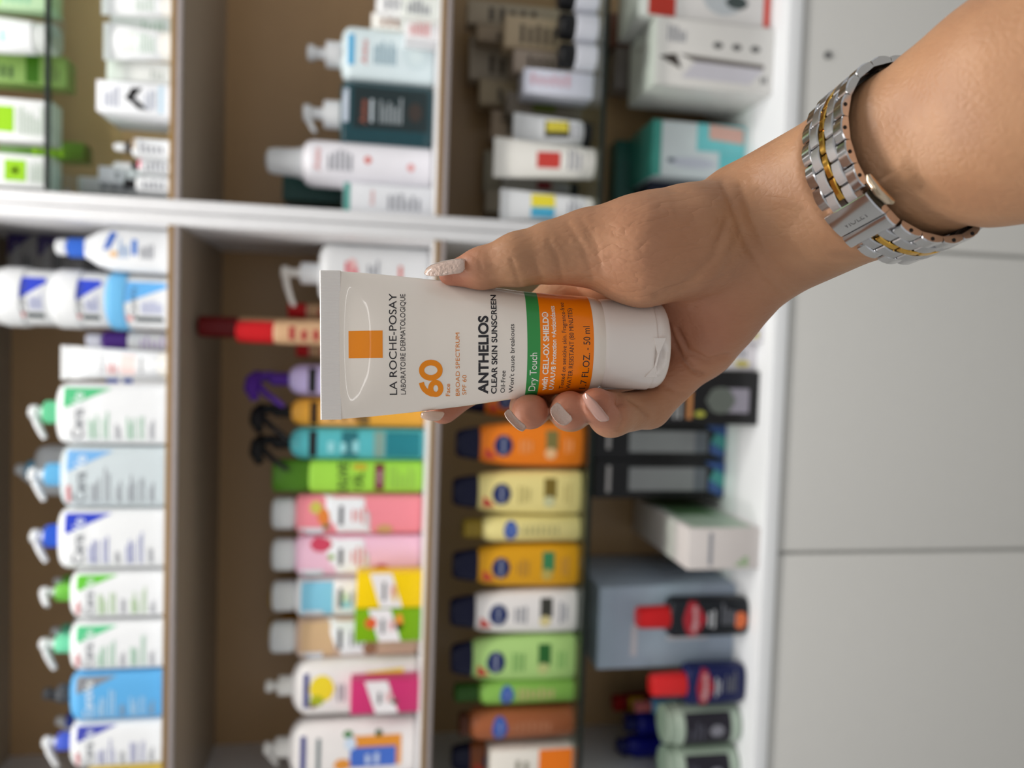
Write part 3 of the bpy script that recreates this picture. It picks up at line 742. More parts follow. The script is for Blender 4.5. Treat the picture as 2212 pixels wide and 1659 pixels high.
def pump(t, z0, ch, r, ztop, collar, head, ang=180, length=0.042, droop=0.014, clear=None):
    ribbed('pump_collar', r, z0 - 0.001, z0 + ch, collar, t)
    cyl('pump_stem', r * 0.42, z0 + ch - 0.001, ztop - 0.006, head, t, 0.001)
    h = cyl('pump_head', r * 0.62, ztop - 0.012, ztop, head, t, 0.002)
    a = math.radians(ang); dx, dy = math.cos(a), math.sin(a)
    sweep('spout', [(0, 0, ztop - 0.006), (dx * length * 0.4, dy * length * 0.4, ztop - 0.006 - droop * 0.22), (dx * length * 0.8, dy * length * 0.8, ztop - 0.006 - droop * 0.68), (dx * length, dy * length, ztop - 0.006 - droop)], [0.0058, 0.0052, 0.0042, 0.0034], head, h, 12)
def M(r, g, b, rough=0.32, **k): return mat((r, g, b), rough, name='product_plastic', **k)
RED = M(196, 24, 30); NAVY = M(12, 16, 50); BLACK = M(22, 22, 24); GREY = M(128, 130, 134); CLEARG = M(224, 227, 228, 0.2)
INKB = M(120, 126, 190, 0.5); INKGR = M(140, 196, 160, 0.5); INKR = M(214, 96, 84, 0.5); PINKI = M(226, 150, 150, 0.5); BLK = M(28, 28, 30, 0.5)

# ---------- upper shelf, left bay: white skincare pump bottles
GA = 'white skincare pump bottles on the upper shelf'
def wedge_bottle(y0, y1, xb, xt, Y, acc, label, body=WHITE, head=WHITE, ang=180, tint=INKB, red=False, ln=0.038, wedge=None, words=M(118, 122, 130, 0.5), neck=None):
    X, hw, h = S(y0, y1, xb, Y, Z1); t = thing('pump_bottle', label, 'bottle', (X, Y, Z1), 0, GA)
    hy = hw * 0.62; R = prof(hw, hy, h, 0.010, 0.017, 4.2); loft('bottle_body', R, body, t, 48); B = Body(R)
    ym = (y0 + y1) / 2; zt = zpx(xt, ym, Y) - Z1
    pump(t, h, (zt - h) * 0.48, hw * 0.37, zt, acc if neck is None else neck, head, ang, ln)
    decal(B, [(0.18, 0.91), (0.86, 0.91), (0.86, 0.50)], wedge or acc, t, 'label_wedge', 12, 8)
    text(B, 'Cera', -0.80, 0.74, 0.98, words, t, bold=0.012, align='l', res=3); text(B, 'Ve', 0.20, 0.74, 0.5, M(232, 238, 240, 0.5), t, bold=0.012, align='l', res=3)
    if red: decal(B, rect(-0.8, -0.25, 0.87, 0.915), M(190, 118, 122, 0.5), t, 'label_flash', 2, 4)
    lines(B, -0.8, 0.15, 0.60, 0.69, 3, tint, t, fill=0.42); lines(B, -0.8, 0.35, 0.50, 0.57, 2, tint, t, fill=0.35); lines(B, -0.8, -0.1, 0.41, 0.46, 2, TEXTG, t); lines(B, -0.8, 0.15, 0.28, 0.36, 3, tint, t, fill=0.42); lines(B, -0.8, 0.5, 0.2, 0.25, 2, tint, t, fill=0.35); lines(B, -0.8, -0.1, 0.11, 0.16, 2, TEXTG, t)
    return t
wedge_bottle(828, 957, 130, 65, 1.195, M(104, 200, 150), 'large white pump bottle with mint green collar and wedge label', tint=INKGR, wedge=M(84, 188, 130))
wedge_bottle(960, 1090, 138, 64, 1.195, M(104, 180, 226), 'pale grey-blue pump bottle with sky blue collar, second large one', body=M(198, 208, 212, 0.22), tint=TEXTG, red=True, wedge=M(116, 172, 224))
wedge_bottle(1092, 1220, 133, 68, 1.195, M(46, 92, 206), 'large white pump bottle with royal blue collar and wedge label', tint=INKB, wedge=M(38, 62, 190))
wedge_bottle(1226, 1326, 157, 88, 1.195, M(112, 190, 70), 'smaller white pump bottle with grass green collar and wedge', ang=250, ln=0.03, red=True, tint=M(160, 200, 130, 0.5), wedge=M(96, 190, 52))
wedge_bottle(1333, 1437, 157, 87, 1.195, M(110, 206, 164), 'smaller white pump bottle with mint collar beside the blue bottle', red=True, tint=INKGR, wedge=M(84, 190, 134))
wedge_bottle(1440, 1543, 157, 95, 1.195, M(60, 64, 70), 'sky blue pump bottle with dark grey pump and grey wedge', body=M(92, 168, 222), head=M(58, 60, 64), ang=140, ln=0.024, tint=M(190, 220, 240, 0.5), wedge=M(128, 130, 136), words=M(220, 235, 245))
wedge_bottle(1545, 1643, 157, 93, 1.195, M(66, 90, 196), 'white pump bottle with dusty blue collar at the far left', red=True, tint=M(150, 152, 196, 0.5), wedge=M(62, 70, 168))
# second row behind them: only shoulders and pumps show
for (y0, y1, xb, xt, acc, lab) in ((962, 1068, 80, 60, M(120, 190, 226), 'tall white bottle standing behind the pale grey-blue pump bottle'),
                                   (1098, 1190, 140, 106, M(210, 214, 216), 'clear capped pump bottle behind the royal blue one'),
                                   (1216, 1290, 160, 118, M(112, 190, 70), 'green collared pump bottle behind the grass green one'),
                                   (1318, 1400, 160, 112, M(110, 206, 164), 'mint collared pump bottle behind the smaller mint one'),
                                   (1508, 1590, 165, 128, M(66, 90, 196), 'blue collared pump bottle behind the far left one')):
    X, hw, h = S(y0, y1, xb, 1.33, Z1); t = thing('pump_bottle', lab, 'bottle', (X, 1.33, Z1), 0, 'second row of pump bottles on the upper shelf')
    R = prof(hw, hw * 0.6, h, 0.01, 0.018, 4.2); loft('bottle_body', R, WHITE, t, 40)
    zt = zpx(xt, (y0 + y1) / 2, 1.33) - Z1; pump(t, h, max(0.012, (zt - h) * 0.5), hw * 0.36, max(zt, h + 0.03), acc, WHITE, 150, 0.03)
# baby-blue capped white bottle next to the upright
X, hw, h = S(485, 580, 188, 1.20, Z1); t = thing('lotion_bottle', 'white lotion bottle with bright blue cap beside the white upright', 'bottle', (X, 1.20, Z1))
R = [(0, hw * 0.9, hw * 0.5, 3.5), (0.006, hw, hw * 0.55, 3.5), (h * 0.45, hw, hw * 0.55, 3), (h * 0.7, hw * 0.97, hw * 0.55, 3), (h * 0.86, hw * 0.78, hw * 0.5, 2.5), (h * 0.95, hw * 0.56, hw * 0.44, 2.2), (h, hw * 0.45, hw * 0.42, 2)]
loft('bottle_body', R, WHITE, t, 40); B = Body(R)
zt = zpx(150, 530, 1.20) - Z1; cyl('cap', hw * 0.44, h - 0.002, zt, M(52, 104, 206), t); cyl('cap_top', hw * 0.36, zt - 0.001, zpx(122, 530, 1.2) - Z1, WHITE, t, 0.003)
decal(B, [(-0.1, 0.78), (0.75, 0.70), (0.7, 0.62), (0.0, 0.70)], M(46, 98, 190), t, 'label_swoosh'); decal(B, ell(-0.25, 0.66, 0.14, 0.05), M(232, 190, 140), t, 'label_spot')
decal(B, rect(-0.25, 0.45, 0.40, 0.46), M(72, 124, 206), t, 'label_bar', 3, 5); lines(B, -0.4, 0.5, 0.48, 0.6, 3, M(150, 180, 220, 0.5), t); lines(B, -0.4, 0.4, 0.2, 0.36, 4, TEXTG, t)
# stack of cartons in the shade behind
zb = Z1
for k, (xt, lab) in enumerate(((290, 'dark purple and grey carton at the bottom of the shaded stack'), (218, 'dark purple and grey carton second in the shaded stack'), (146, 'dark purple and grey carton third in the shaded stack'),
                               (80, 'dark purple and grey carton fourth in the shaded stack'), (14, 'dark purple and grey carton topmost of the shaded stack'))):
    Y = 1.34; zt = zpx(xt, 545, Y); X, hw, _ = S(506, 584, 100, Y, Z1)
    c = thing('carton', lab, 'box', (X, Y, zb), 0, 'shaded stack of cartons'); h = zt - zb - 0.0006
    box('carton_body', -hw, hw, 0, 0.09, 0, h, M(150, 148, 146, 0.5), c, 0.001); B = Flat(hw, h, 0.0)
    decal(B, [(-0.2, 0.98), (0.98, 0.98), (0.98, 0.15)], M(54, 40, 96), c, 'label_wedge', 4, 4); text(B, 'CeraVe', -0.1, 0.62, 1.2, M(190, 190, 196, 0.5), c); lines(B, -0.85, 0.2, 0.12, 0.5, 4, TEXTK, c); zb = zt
# tower of cream tubs
zb = Z1
for k, (xt, lidx, lc, wc, lab) in enumerate(((246, 280, M(108, 180, 226), M(100, 172, 230), 'cream tub with light blue lid at the bottom of the tower'), (130, 180, WHITE, M(50, 74, 200), 'white lidded cream tub second from the bottom of the tower'),
                                             (14, 62, WHITE, M(44, 66, 196), 'white lidded cream tub third from the bottom of the tower'), (-100, -50, WHITE, M(44, 66, 196), 'topmost cream tub of the tower, cut by the picture edge'))):
    Y = 1.225; X, hw, _ = S(587, 714, 150, Y, Z1); zt = zpx(xt, 650, Y) - 0.0005; zl = zpx(lidx, 650, Y); t = thing('cream_tub', lab, 'tub', (X, Y, zb), 0, 'tower of cream tubs')
    hb = zl - zb; h = zt - zb; R = [(0, hw * 0.9, hw * 0.9), (0.003, hw * 0.93, hw * 0.93), (hb, hw * 0.95, hw * 0.95)]; loft('tub_body', R, WHITE, t, 48); B = Body(R)
    loft('lid', [(hb - 0.004, hw * 0.985, hw * 0.985), (hb, hw, hw), (h - 0.006, hw, hw), (h - 0.002, hw * 0.98, hw * 0.98), (h, hw * 0.93, hw * 0.93)], lc, t, 56)
    decal(B, [(-0.12, 0.93), (0.66, 0.93), (0.66, 0.15), (0.5, 0.1)], wc, t, 'label_wedge', 8, 8); text(B, 'CeraVe', -0.05, 0.7, 1.0, TEXTK, t)
    lines(B, -0.45, 0.2, 0.18, 0.6, 6, M(170, 176, 214, 0.5), t); decal(B, rect(-0.72, -0.56, 0.2, 0.75), M(60, 70, 74), t, 'barcode', 4, 3); decal(B, rect(-0.7, -0.55, 0.8, 0.92), PINKI, t, 'label_flash', 2, 2)
    zb = zb + h + 0.0003
# purple bottle, tube on its cap, slim bottle behind
X, hw, h = S(716, 762, 280, 1.26, Z1); t = thing('serum_bottle', 'small white bottle with purple shoulder beside the cream tubs', 'bottle', (X, 1.26, Z1))
loft('bottle_body', prof(hw, hw, h, 0.004, 0.006, 2.2), WHITE, t); z1 = zpx(225, 738, 1.26) - Z1; cyl('shoulder', hw * 0.92, h - 0.001, z1, M(86, 52, 140), t, 0.004); cyl('cap', hw * 0.7, z1 - 0.001, zpx(188, 738, 1.26) - Z1, M(206, 208, 222, 0.2), t, 0.003)
lines(Body(prof(hw, hw, h, 0.004, 0.006, 2.2)), -0.6, 0.6, 0.2, 0.75, 6, M(186, 170, 206, 0.5), t)
def stand_tube(name, label, y0, y1, xt, Y, zb, body, cap, capfrac=0.0, group=None, depth=0.55, xcap=None):
    X, hw, h = S(y0, y1, xt, Y, zb); t = thing(name, label, 'tube', (X, Y, zb), 0, group)
    ch = h * capfrac if capfrac else 0.022; hc = hw * 0.78
    cyl('cap', hc, 0, ch, cap, t, 0.0015, 32)
    R = [(ch - 0.0005, hc * 0.96, hc * 0.96, 2), (ch + 0.004, hc * 1.03, hc * 1.03, 2)]
    for i in range(1, 9):
        f = i / 8; z = ch + 0.004 + (h - 0.010 - ch - 0.004) * f; R.append((z, hc * 1.03 + (hw - hc * 1.03) * f, hc * 1.03 * (1 - f) + 0.0011 * f, 2))
    loft('tube_body', R, body, t, 40); box('crimp_seal', -hw, hw, -0.0012, 0.0012, h - 0.0105, h, body, t, 0.0004)
    return t, Body(R), h
t, B, h = stand_tube('cream_tube', 'white flip cap tube with pink lines beside the mint green bottle', 750, 822, 132, 1.21, Z1, WHITE, OFFW)
text(B, 'CeraVe', -0.02, 0.66, 1.1, TEXTG, t); decal(B, rect(-0.6, 0.55, 0.36, 0.5), M(238, 210, 206), t, 'label_band'); lines(B, -0.6, 0.3, 0.52, 0.62, 3, PINKI, t); decal(B, rect(-0.5, 0.4, 0.29, 0.31), GREY, t, 'label_bar', 2, 6)
X, hw, h = S(808, 830, 262, 1.34, Z1); t = thing('serum_bottle', 'slim white bottle with blue band half hidden behind the mint bottle', 'bottle', (X, 1.34, Z1)); hw = 0.02
R = prof(hw, hw, h, 0.004, 0.008, 2.2); loft('bottle_body', R, WHITE, t); cyl('cap', hw * 0.6, h - 0.001, h + 0.02, M(60, 92, 206), t); decal(Body(R), rect(-0.8, 0.8, 0.8, 0.92), M(44, 80, 170), t, 'label_band')
# yellow carton at the far left edge
X, hw, h = S(1645, 1720, 196, 1.19, Z1); t = thing('carton', 'mustard yellow carton at the left end of the upper shelf', 'box', (X, 1.18, Z1)); box('carton_body', -hw, hw, 0, 0.06, 0, h, M(196, 170, 74, 0.4), t); lines(Flat(hw, h, 0), -0.8, 0.8, 0.3, 0.8, 4, M(120, 96, 40, 0.5), t)

# ---------- right bay, upper shelf and high glass shelf: small white packs
def carton(y0, y1, xt, Y, zb, d, col, label, group=None, name='carton', rough=0.4, rotz=0.0):
    X, hw, h = S(y0, y1, xt, Y, zb); t = thing(name, label, 'box', (X, Y, zb), rotz, group); box('carton_body', -hw, hw, 0, d, 0, h, col if not isinstance(col, tuple) else M(*col, rough), t, 0.001)
    return t, Flat(hw, h, 0.0), hw, h
GR = 'small white packs on the upper right shelf'
t, B, h = stand_tube('cream_tube', 'white cream tube with pale green print at the top edge', -18, 40, 220, 1.20, Z1, WHITE, OFFW, group=GR); lines(B, -0.6, 0.5, 0.3, 0.6, 5, M(180, 196, 184, 0.5), t)
t, B, hw, h = carton(36, 76, 238, 1.26, Z1, 0.05, WHITE, 'plain white carton between the two pale green cream tubes', GR); lines(B, -0.7, 0.6, 0.3, 0.6, 5, M(170, 190, 176, 0.5), t)
t, B, h = stand_tube('cream_tube', 'white cream tube with pale green print beside the bow carton row', 56, 136, 224, 1.20, Z1, WHITE, OFFW, group=GR); decal(B, rect(-0.6, 0.5, 0.6, 0.85), M(206, 216, 208), t, 'label_band'); lines(B, -0.6, 0.5, 0.28, 0.55, 6, M(170, 190, 176, 0.5), t)
t, B, hw, h = carton(132, 178, 230, 1.21, Z1, 0.05, (232, 234, 230), 'plain ivory carton directly beside the bow carton', GR); lines(B, -0.6, 0.6, 0.2, 0.4, 3, M(190, 196, 190, 0.5), t)
t, B, hw, h = carton(178, 245, 208, 1.17, Z1, 0.10, (236, 238, 242), 'white carton printed with a black bow on its front', GR)
decal(B, [(-0.08, 0.52), (0.7, 0.40), (0.62, 0.58), (0.05, 0.60)], BLK, t, 'bow_print', 4, 4); decal(B, [(0.08, 0.52), (-0.75, 0.30), (-0.7, 0.46), (-0.05, 0.60)], BLK, t, 'bow_print', 4, 4); decal(B, ell(0, 0.57, 0.2, 0.06), M(60, 60, 64), t, 'bow_print', 4, 4)
lines(B, -0.7, 0.7, 0.68, 0.9, 4, M(190, 194, 210, 0.5), t); decal(B, rect(-0.9, 0.9, 0.12, 0.18), M(190, 214, 230), t, 'label_band', 2, 3); lines(B, -0.7, 0.6, 0.2, 0.36, 3, M(186, 192, 206, 0.5), t)
for (y0, y1, xb, xt, Y, capc, lab) in ((302, 345, 288, 245, 1.20, WHITE, 'small white dropper bottle with dark neck beside the bow carton'), (346, 380, 300, 244, 1.21, WHITE, 'small white dropper bottle with pink print near the upright')):
    X, hw, h = S(y0, y1, xb, Y, Z1); t = thing('dropper_bottle', lab, 'bottle', (X, Y, Z1), 0, GR); R = prof(hw, hw, h, 0.003, 0.006, 2.2); loft('bottle_body', R, WHITE, t); cyl('neck_ring', hw * 0.6, h - 0.001, h + 0.008, M(40, 34, 34), t); cyl('dropper_bulb', hw * 0.42, h + 0.007, zpx(xt, (y0 + y1) / 2, Y) - Z1, capc, t, 0.004)
    decal(Body(R), rect(-0.3, 0.75, 0.9, 0.97), M(232, 96, 130) if 'pink' in lab else M(150, 120, 80), t, 'label_flash', 2, 4); lines(Body(R), -0.6, 0.6, 0.2, 0.8, 5, TEXTG, t)
t, B, hw, h = carton(364, 398, 212, 1.235, Z1, 0.05, (230, 232, 240), 'tall white carton behind the pink print dropper bottle', GR); lines(B, -0.6, 0.6, 0.4, 0.8, 4, TEXTG, t)
t, B, hw, h = carton(388, 420, 168, 1.27, Z1, 0.05, (226, 226, 230), 'tallest white carton tucked against the upright at the back', GR); lines(B, -0.6, 0.6, 0.5, 0.8, 3, TEXTG, t)
X, hw, h = S(384, 418, 296, 1.20, Z1); t = thing('dropper_bottle', 'squat white bottle with black stopper against the upright', 'bottle', (X, 1.20, Z1), 0, GR); R = prof(hw, hw, h, 0.003, 0.005, 2.2); loft('bottle_body', R, WHITE, t); cyl('stopper', hw * 0.6, h - 0.001, h + 0.018, BLACK, t, 0.003); lines(Body(R), -0.6, 0.6, 0.2, 0.8, 5, TEXTG, t)
ZH = 1.9535; GH = 'green and white packs on the high glass shelf'
LIME = M(150, 205, 30)
def highbox(y0, y1, col, lab, Y=1.18, d=0.036, ht=0.12):
    a = atY(60, y1, Y)[0]; c = atY(60, y0, Y)[0]; hw = (c - a) / 2; t = thing('carton', lab, 'box', ((a + c) / 2, Y, ZH), 0, GH); box('carton_body', -hw, hw, 0, d, 0, ht, col, t); return t, Flat(hw, ht, 0)
t, B = highbox(-40, 18, M(190, 222, 180), 'pale green carton at the very top of the picture'); decal(B, rect(-0.9, 0.9, 0.55, 0.95), LIME, t, 'label_block', 2, 2); lines(B, -0.7, 0.6, 0.2, 0.5, 4, INKGR, t)
t, B = highbox(116, 182, M(140, 176, 96), 'olive green carton between the white tube and the lime square carton', Y=1.23); decal(B, rect(-0.9, 0.9, 0.3, 0.45), M(60, 110, 20), t, 'label_block', 2, 2); lines(B, -0.7, 0.6, 0.55, 0.8, 3, M(60, 90, 50, 0.5), t); lines(B, -0.7, 0.6, 0.06, 0.25, 4, M(80, 110, 60, 0.5), t)
t, B = highbox(215, 305, M(238, 240, 240), 'wide white carton with a lime green square half out of frame'); decal(B, rect(-0.62, 0.62, 0.40, 0.64), LIME, t, 'label_block', 3, 3); lines(B, -0.7, 0.7, 0.05, 0.36, 9, M(190, 204, 190, 0.5), t)
t, B = highbox(335, 404, M(238, 240, 240), 'white carton with a full lime green square beside the upright'); decal(B, rect(-0.66, 0.66, 0.27, 0.50), LIME, t, 'label_block', 3, 3); decal(B, ell(0, 0.385, 0.2, 0.045), M(200, 228, 120), t, 'label_emblem', 3, 3); lines(B, -0.7, 0.7, 0.03, 0.23, 7, M(190, 204, 190, 0.5), t)
t, B = highbox(300, 340, M(80, 130, 30), 'dark green carton glimpsed behind the two lime square cartons', Y=1.30); lines(B, -0.7, 0.7, 0.2, 0.6, 4, LIME, t)
# white tube lying towards the front on the glass
X = atY(60, 82, 1.2)[0]; t = thing('cream_tube', 'round white cream tube standing on its cap on the high glass shelf', 'tube', (X, 1.20, ZH), 0, GH)
cyl('cap', 0.021, 0, 0.028, M(206, 210, 208), t, 0.002, 32); R = [(0.0275, 0.022, 0.022), (0.06, 0.0245, 0.018), (0.10, 0.026, 0.010), (0.14, 0.027, 0.0015)]; loft('tube_body', R, WHITE, t, 40); B = Body(R); lines(B, -0.5, 0.4, 0.4, 0.7, 4, M(150, 200, 200, 0.5), t)

# ---------- middle shelf, right bay
GAV = 'thermal skincare on the right middle shelf'
def words_avene(B, t, z, wdt, col): text(B, 'Av\u00e8ne', 0.0, z, wdt, col, t, shear=0.2)
X, hw, h = S(72, 188, 738, 1.27, Z2); t = thing('pump_bottle', 'pale blue pump bottle with a blue bar on the right middle shelf', 'bottle', (X, 1.27, Z2), 0, GAV)
R = prof(hw, hw * 0.6, h, 0.006, 0.016, 4); loft('bottle_body', R, M(214, 228, 232, 0.2), t, 48); B = Body(R); pump(t, h, 0.024, hw * 0.48, zpx(664, 125, 1.27) - Z2, WHITE, WHITE, 60, 0.036)
decal(B, rect(-0.5, 0.62, 0.86, 0.93), M(86, 170, 214), t, 'label_bar', 2, 6); words_avene(B, t, 0.72, 0.9, INKR); lines(B, -0.4, 0.5, 0.4, 0.65, 6, M(140, 170, 184, 0.5), t)
for k in range(3): decal(B, ell(0.05, 0.2, 0.55 - 0.16 * k, 0.15 - 0.045 * k), M(204 + 4 * k, 220 + 3 * k, 224 + 2 * k), t, 'ripple_print', 8, 8, 0.0004 + 0.0002 * k)
X, hw, h = S(190, 326, 736, 1.27, Z2); t = thing('pump_bottle', 'dark teal pump bottle with white pump on the right middle shelf', 'bottle', (X, 1.27, Z2), 0, GAV)
R = prof(hw, hw * 0.62, h, 0.005, 0.008, 4.5); loft('bottle_body', R, M(18, 62, 70, 0.12, coat=0.5), t, 48); B = Body(R); pump(t, h, 0.026, hw * 0.44, zpx(655, 255, 1.27) - Z2, WHITE, WHITE, 205, 0.036)
decal(B, rect(-0.5, 0.8, 0.06, 0.86), M(36, 48, 50), t, 'label_panel', 8, 8); words_avene(B, t, 0.72, 0.75, M(176, 96, 70)); decal(B, rect(-0.35, 0.7, 0.91, 0.97), M(190, 200, 214), t, 'label_bar', 2, 6)
lines(B, -0.3, 0.6, 0.62, 0.68, 1, M(190, 200, 206, 0.5), t); lines(B, -0.3, 0.6, 0.32, 0.58, 6, M(150, 158, 162, 0.5), t); decal(B, ell(0.1, 0.2, 0.3, 0.08), M(60, 52, 48), t, 'emblem_print', 6, 6, 0.0007)
X, hw, h = S(312, 412, 655, 1.26, Z2); t = thing('spray_can', 'tall white aerosol can with white cap on the right middle shelf', 'spray can', (X, 1.26, Z2), 0, GAV)
R = [(0, hw * 0.9, hw * 0.9), (0.003, hw, hw), (h * 0.92, hw, hw), (h * 0.97, hw * 0.93, hw * 0.93), (h, hw * 0.72, hw * 0.72)]; loft('can_body', R, M(236, 234, 240, 0.18, coat=0.4), t, 40); B = Body(R)
zc = zpx(575, 360, 1.26) - Z2; loft('cap', [(h - 0.001, hw * 0.68, hw * 0.68), (h + 0.012, hw * 0.6, hw * 0.6), (zc - 0.014, hw * 0.56, hw * 0.56), (zc - 0.004, hw * 0.5, hw * 0.5), (zc, hw * 0.3, hw * 0.3)], WHITE, t, 32)
words_avene(B, t, 0.86, 0.95, INKR); lines(B, -0.4, 0.6, 0.6, 0.8, 5, TEXTG, t); decal(B, ell(0.1, 0.5, 0.16, 0.03), INKR, t, 'emblem_print', 4, 4); decal(B, ell(-0.1, 0.17, 0.16, 0.03), PINKI, t, 'emblem_print', 4, 4)
t, B, hw, h = carton(400, 466, 742, 1.22, Z2, 0.05, (232, 234, 238), 'small white carton with teal top band against the upright', GAV); decal(B, rect(-0.99, 0.99, 0.93, 0.995), M(70, 160, 150), t, 'label_band', 2, 2); text(B, 'Av\u00e8ne', 0.1, 0.66, 1.0, INKR, t, shear=0.2); lines(B, -0.6, 0.6, 0.1, 0.5, 6, TEXTG, t)
t, B, hw, h = carton(372, 440, 610, 1.33, Z2, 0.09, (44, 84, 80), 'tall dark teal carton shaded behind the aerosol can', GAV)
for (y0, y1, xt, Y, col, lab) in ((34, 64, 802, 1.24, (238, 236, 230), 'ivory carton with brown neck print at the right shelf end'), (-16, 32, 812, 1.22, (240, 240, 240), 'white carton at the top edge above the pale blue bottle'), (40, 84, 876, 1.20, (236, 234, 236), 'low white carton with pink print next to the pale blue bottle'), (-10, 38, 868, 1.18, (234, 238, 232), 'low white carton with green rim at the top edge')):
    t, B, hw, h = carton(y0, y1, xt, Y, Z2, 0.05, col, lab, 'small cartons at the right end of the middle shelf'); lines(B, -0.7, 0.6, 0.2, 0.85, 6, PINKI if 'pink' in lab else (M(150, 110, 96, 0.5) if 'brown' in lab else TEXTG), t)
    if 'brown' in lab: decal(B, rect(-0.6, 0.1, 0.4, 0.55), M(120, 70, 56), t, 'label_block', 2, 2)
# ---------- middle shelf, left bay
GB = 'bottles on the left middle shelf'; YM = 1.26
X, hw, h = S(512, 640, 690, YM, Z2); t = thing('pump_bottle', 'large white pump bottle with red print behind the sunscreen tube', 'bottle', (X, YM, Z2), 0, GB)
R = prof(hw, hw * 0.6, h, 0.006, 0.02, 4); loft('bottle_body', R, WHITE, t, 48); B = Body(R); pump(t, h, 0.028, hw * 0.36, zpx(608, 570, YM) - Z2, WHITE, M(236, 232, 226), 195, 0.055, 0.016)
decal(B, ell(0.1, 0.70, 0.42, 0.055), M(236, 190, 190), t, 'label_emblem'); lines(B, -0.5, 0.7, 0.62, 0.76, 2, M(214, 84, 100, 0.5), t); lines(B, -0.2, 0.6, 0.44, 0.56, 3, TEXTG, t); lines(B, -0.2, 0.4, 0.22, 0.28, 1, INKR, t)
# red capped slim bottles
for (y0, y1, x0, x1, x2, Y, lab) in ((692, 738, 430, 515, 590, 1.25, 'tallest slim beige bottle with dark red cap at the back'), (700, 748, 512, 515, 592, 1.203, 'slim beige bottle with bright red cap in front of the taller one'), (660, 694, 622, 624, 662, 1.29, 'short clear bottle with red cap right of the slim beige ones'), (744, 776, 640, 642, 668, 1.29, 'short dark bottle with red cap left of the slim beige ones')):
    X, hw, h = S(y0, y1, x2 if 'tallest' not in lab else x1, Y, Z2); t = thing('slim_bottle', lab, 'bottle', (X, Y, Z2), 0, 'red capped slim bottles')
    body = M(206, 166, 128) if 'beige' in lab else (M(200, 198, 194, 0.2) if 'clear' in lab else M(46, 34, 40)); R = prof(hw, hw, h, 0.003, 0.006, 2.3); loft('bottle_body', R, body, t, 28)
    cyl('cap', hw * 0.97, h - 0.001, zpx(x0, (y0 + y1) / 2, Y) - Z2, M(110, 14, 18) if 'dark red' in lab else RED, t, 0.002); cyl('neck_ring', hw * 0.9, h - 0.006, h + 0.0005, M(226, 196, 178), t)
    lines(Body(R), -0.6, 0.6, 0.3, 0.9, 8, M(170, 60, 56, 0.5), t)
def trigger(y0, y1, xb, xt, Y, body, head, label, bands=(), tint=None):
    X, hw, h = S(y0, y1, xb, Y, Z2); t = thing('spray_bottle', label, 'spray bottle', (X, Y, Z2), 0, 'trigger spray bottles')
    R = prof(hw, hw * 0.8, h, 0.005, 0.024, 2.6, top=hw * 0.42); loft('bottle_body', R, body, t, 40); B = Body(R); zt = zpx(xt, (y0 + y1) / 2, Y) - Z2
    cyl('neck', hw * 0.42, h - 0.001, h + (zt - h) * 0.45, head, t, 0.002)
    hd = sweep('spray_head', [(0.004, 0, h + (zt - h) * 0.4), (0.004, 0, h + (zt - h) * 0.75), (-0.004, 0, zt - 0.012), (-0.02, 0, zt - 0.010), (-0.036, 0, zt - 0.018)], [0.009, 0.010, 0.012, 0.010, 0.007], head, t, 14)
    sweep('trigger', [(-0.012, 0, zt - 0.020), (-0.028, 0, zt - 0.034), (-0.042, 0, zt - 0.052), (-0.05, 0, zt - 0.062)], [0.006, 0.005, 0.0042, 0.003], head, hd, 10); hd.rotation_euler = (0, 0, math.radians(36))
    for z0, z1, c in bands: decal(B, rect(-0.96, 0.96, z0, z1), c, t, 'label_band', 4, 10)
    if tint: lines(B, -0.5, 0.5, 0.45, 0.72, 3, tint, t)
    return t, B
trigger(790, 856, 626, 530, YM, M(190, 176, 220, 0.3), M(84, 40, 150), 'lilac spray bottle with purple trigger left of the red caps', ((0.8, 0.86, BLK),))
trigger(862, 921, 630, 541, YM, M(226, 164, 60, 0.25), BLACK, 'amber yellow spray bottle with black trigger', ((0.80, 0.86, M(60, 40, 20)), (0.42, 0.50, M(120, 92, 50)), (0.52, 0.78, M(232, 176, 104))), M(120, 80, 40, 0.5))
trigger(923, 991, 628, 541, YM, M(86, 182, 190, 0.2), BLACK, 'turquoise spray bottle with black trigger', ((0.80, 0.86, BLK), (0.50, 0.62, M(40, 110, 120)), (0.30, 0.38, M(130, 160, 150)), (0.03, 0.29, M(36, 124, 136))), M(150, 214, 220, 0.5))
X, hw, h = S(992, 1062, 668, YM, Z2); t = thing('hair_lotion_bottle', 'lime green bottle with dark green cap and maroon band', 'bottle', (X, YM, Z2), 0, GB)
R = prof(hw, hw * 0.7, h, 0.005, 0.006, 3); loft('bottle_body', R, M(158, 214, 74), t, 40); B = Body(R); cyl('cap', hw * 0.98, h - 0.001, zpx(590, 1027, YM) - Z2, M(84, 138, 34), t, 0.004, 32, p=3, ry=hw * 0.68)
text(B, 'OLIVE', 0.0, 0.66, 1.75, BLK, t, bold=0.02, height=0.09); text(B, 'OIL', -0.2, 0.53, 1.0, M(40, 50, 20), t, bold=0.02, height=0.09); decal(B, ell(0.62, 0.56, 0.2, 0.07), M(190, 170, 50), t, 'olive_print'); decal(B, rect(-0.98, 0.98, 0.345, 0.43), M(112, 22, 48), t, 'label_band', 3, 10); text(B, 'ORS', 0, 0.36, 0.9, M(220, 190, 190), t); lines(B, -0.7, 0.7, 0.05, 0.3, 6, M(150, 196, 80, 0.5), t)
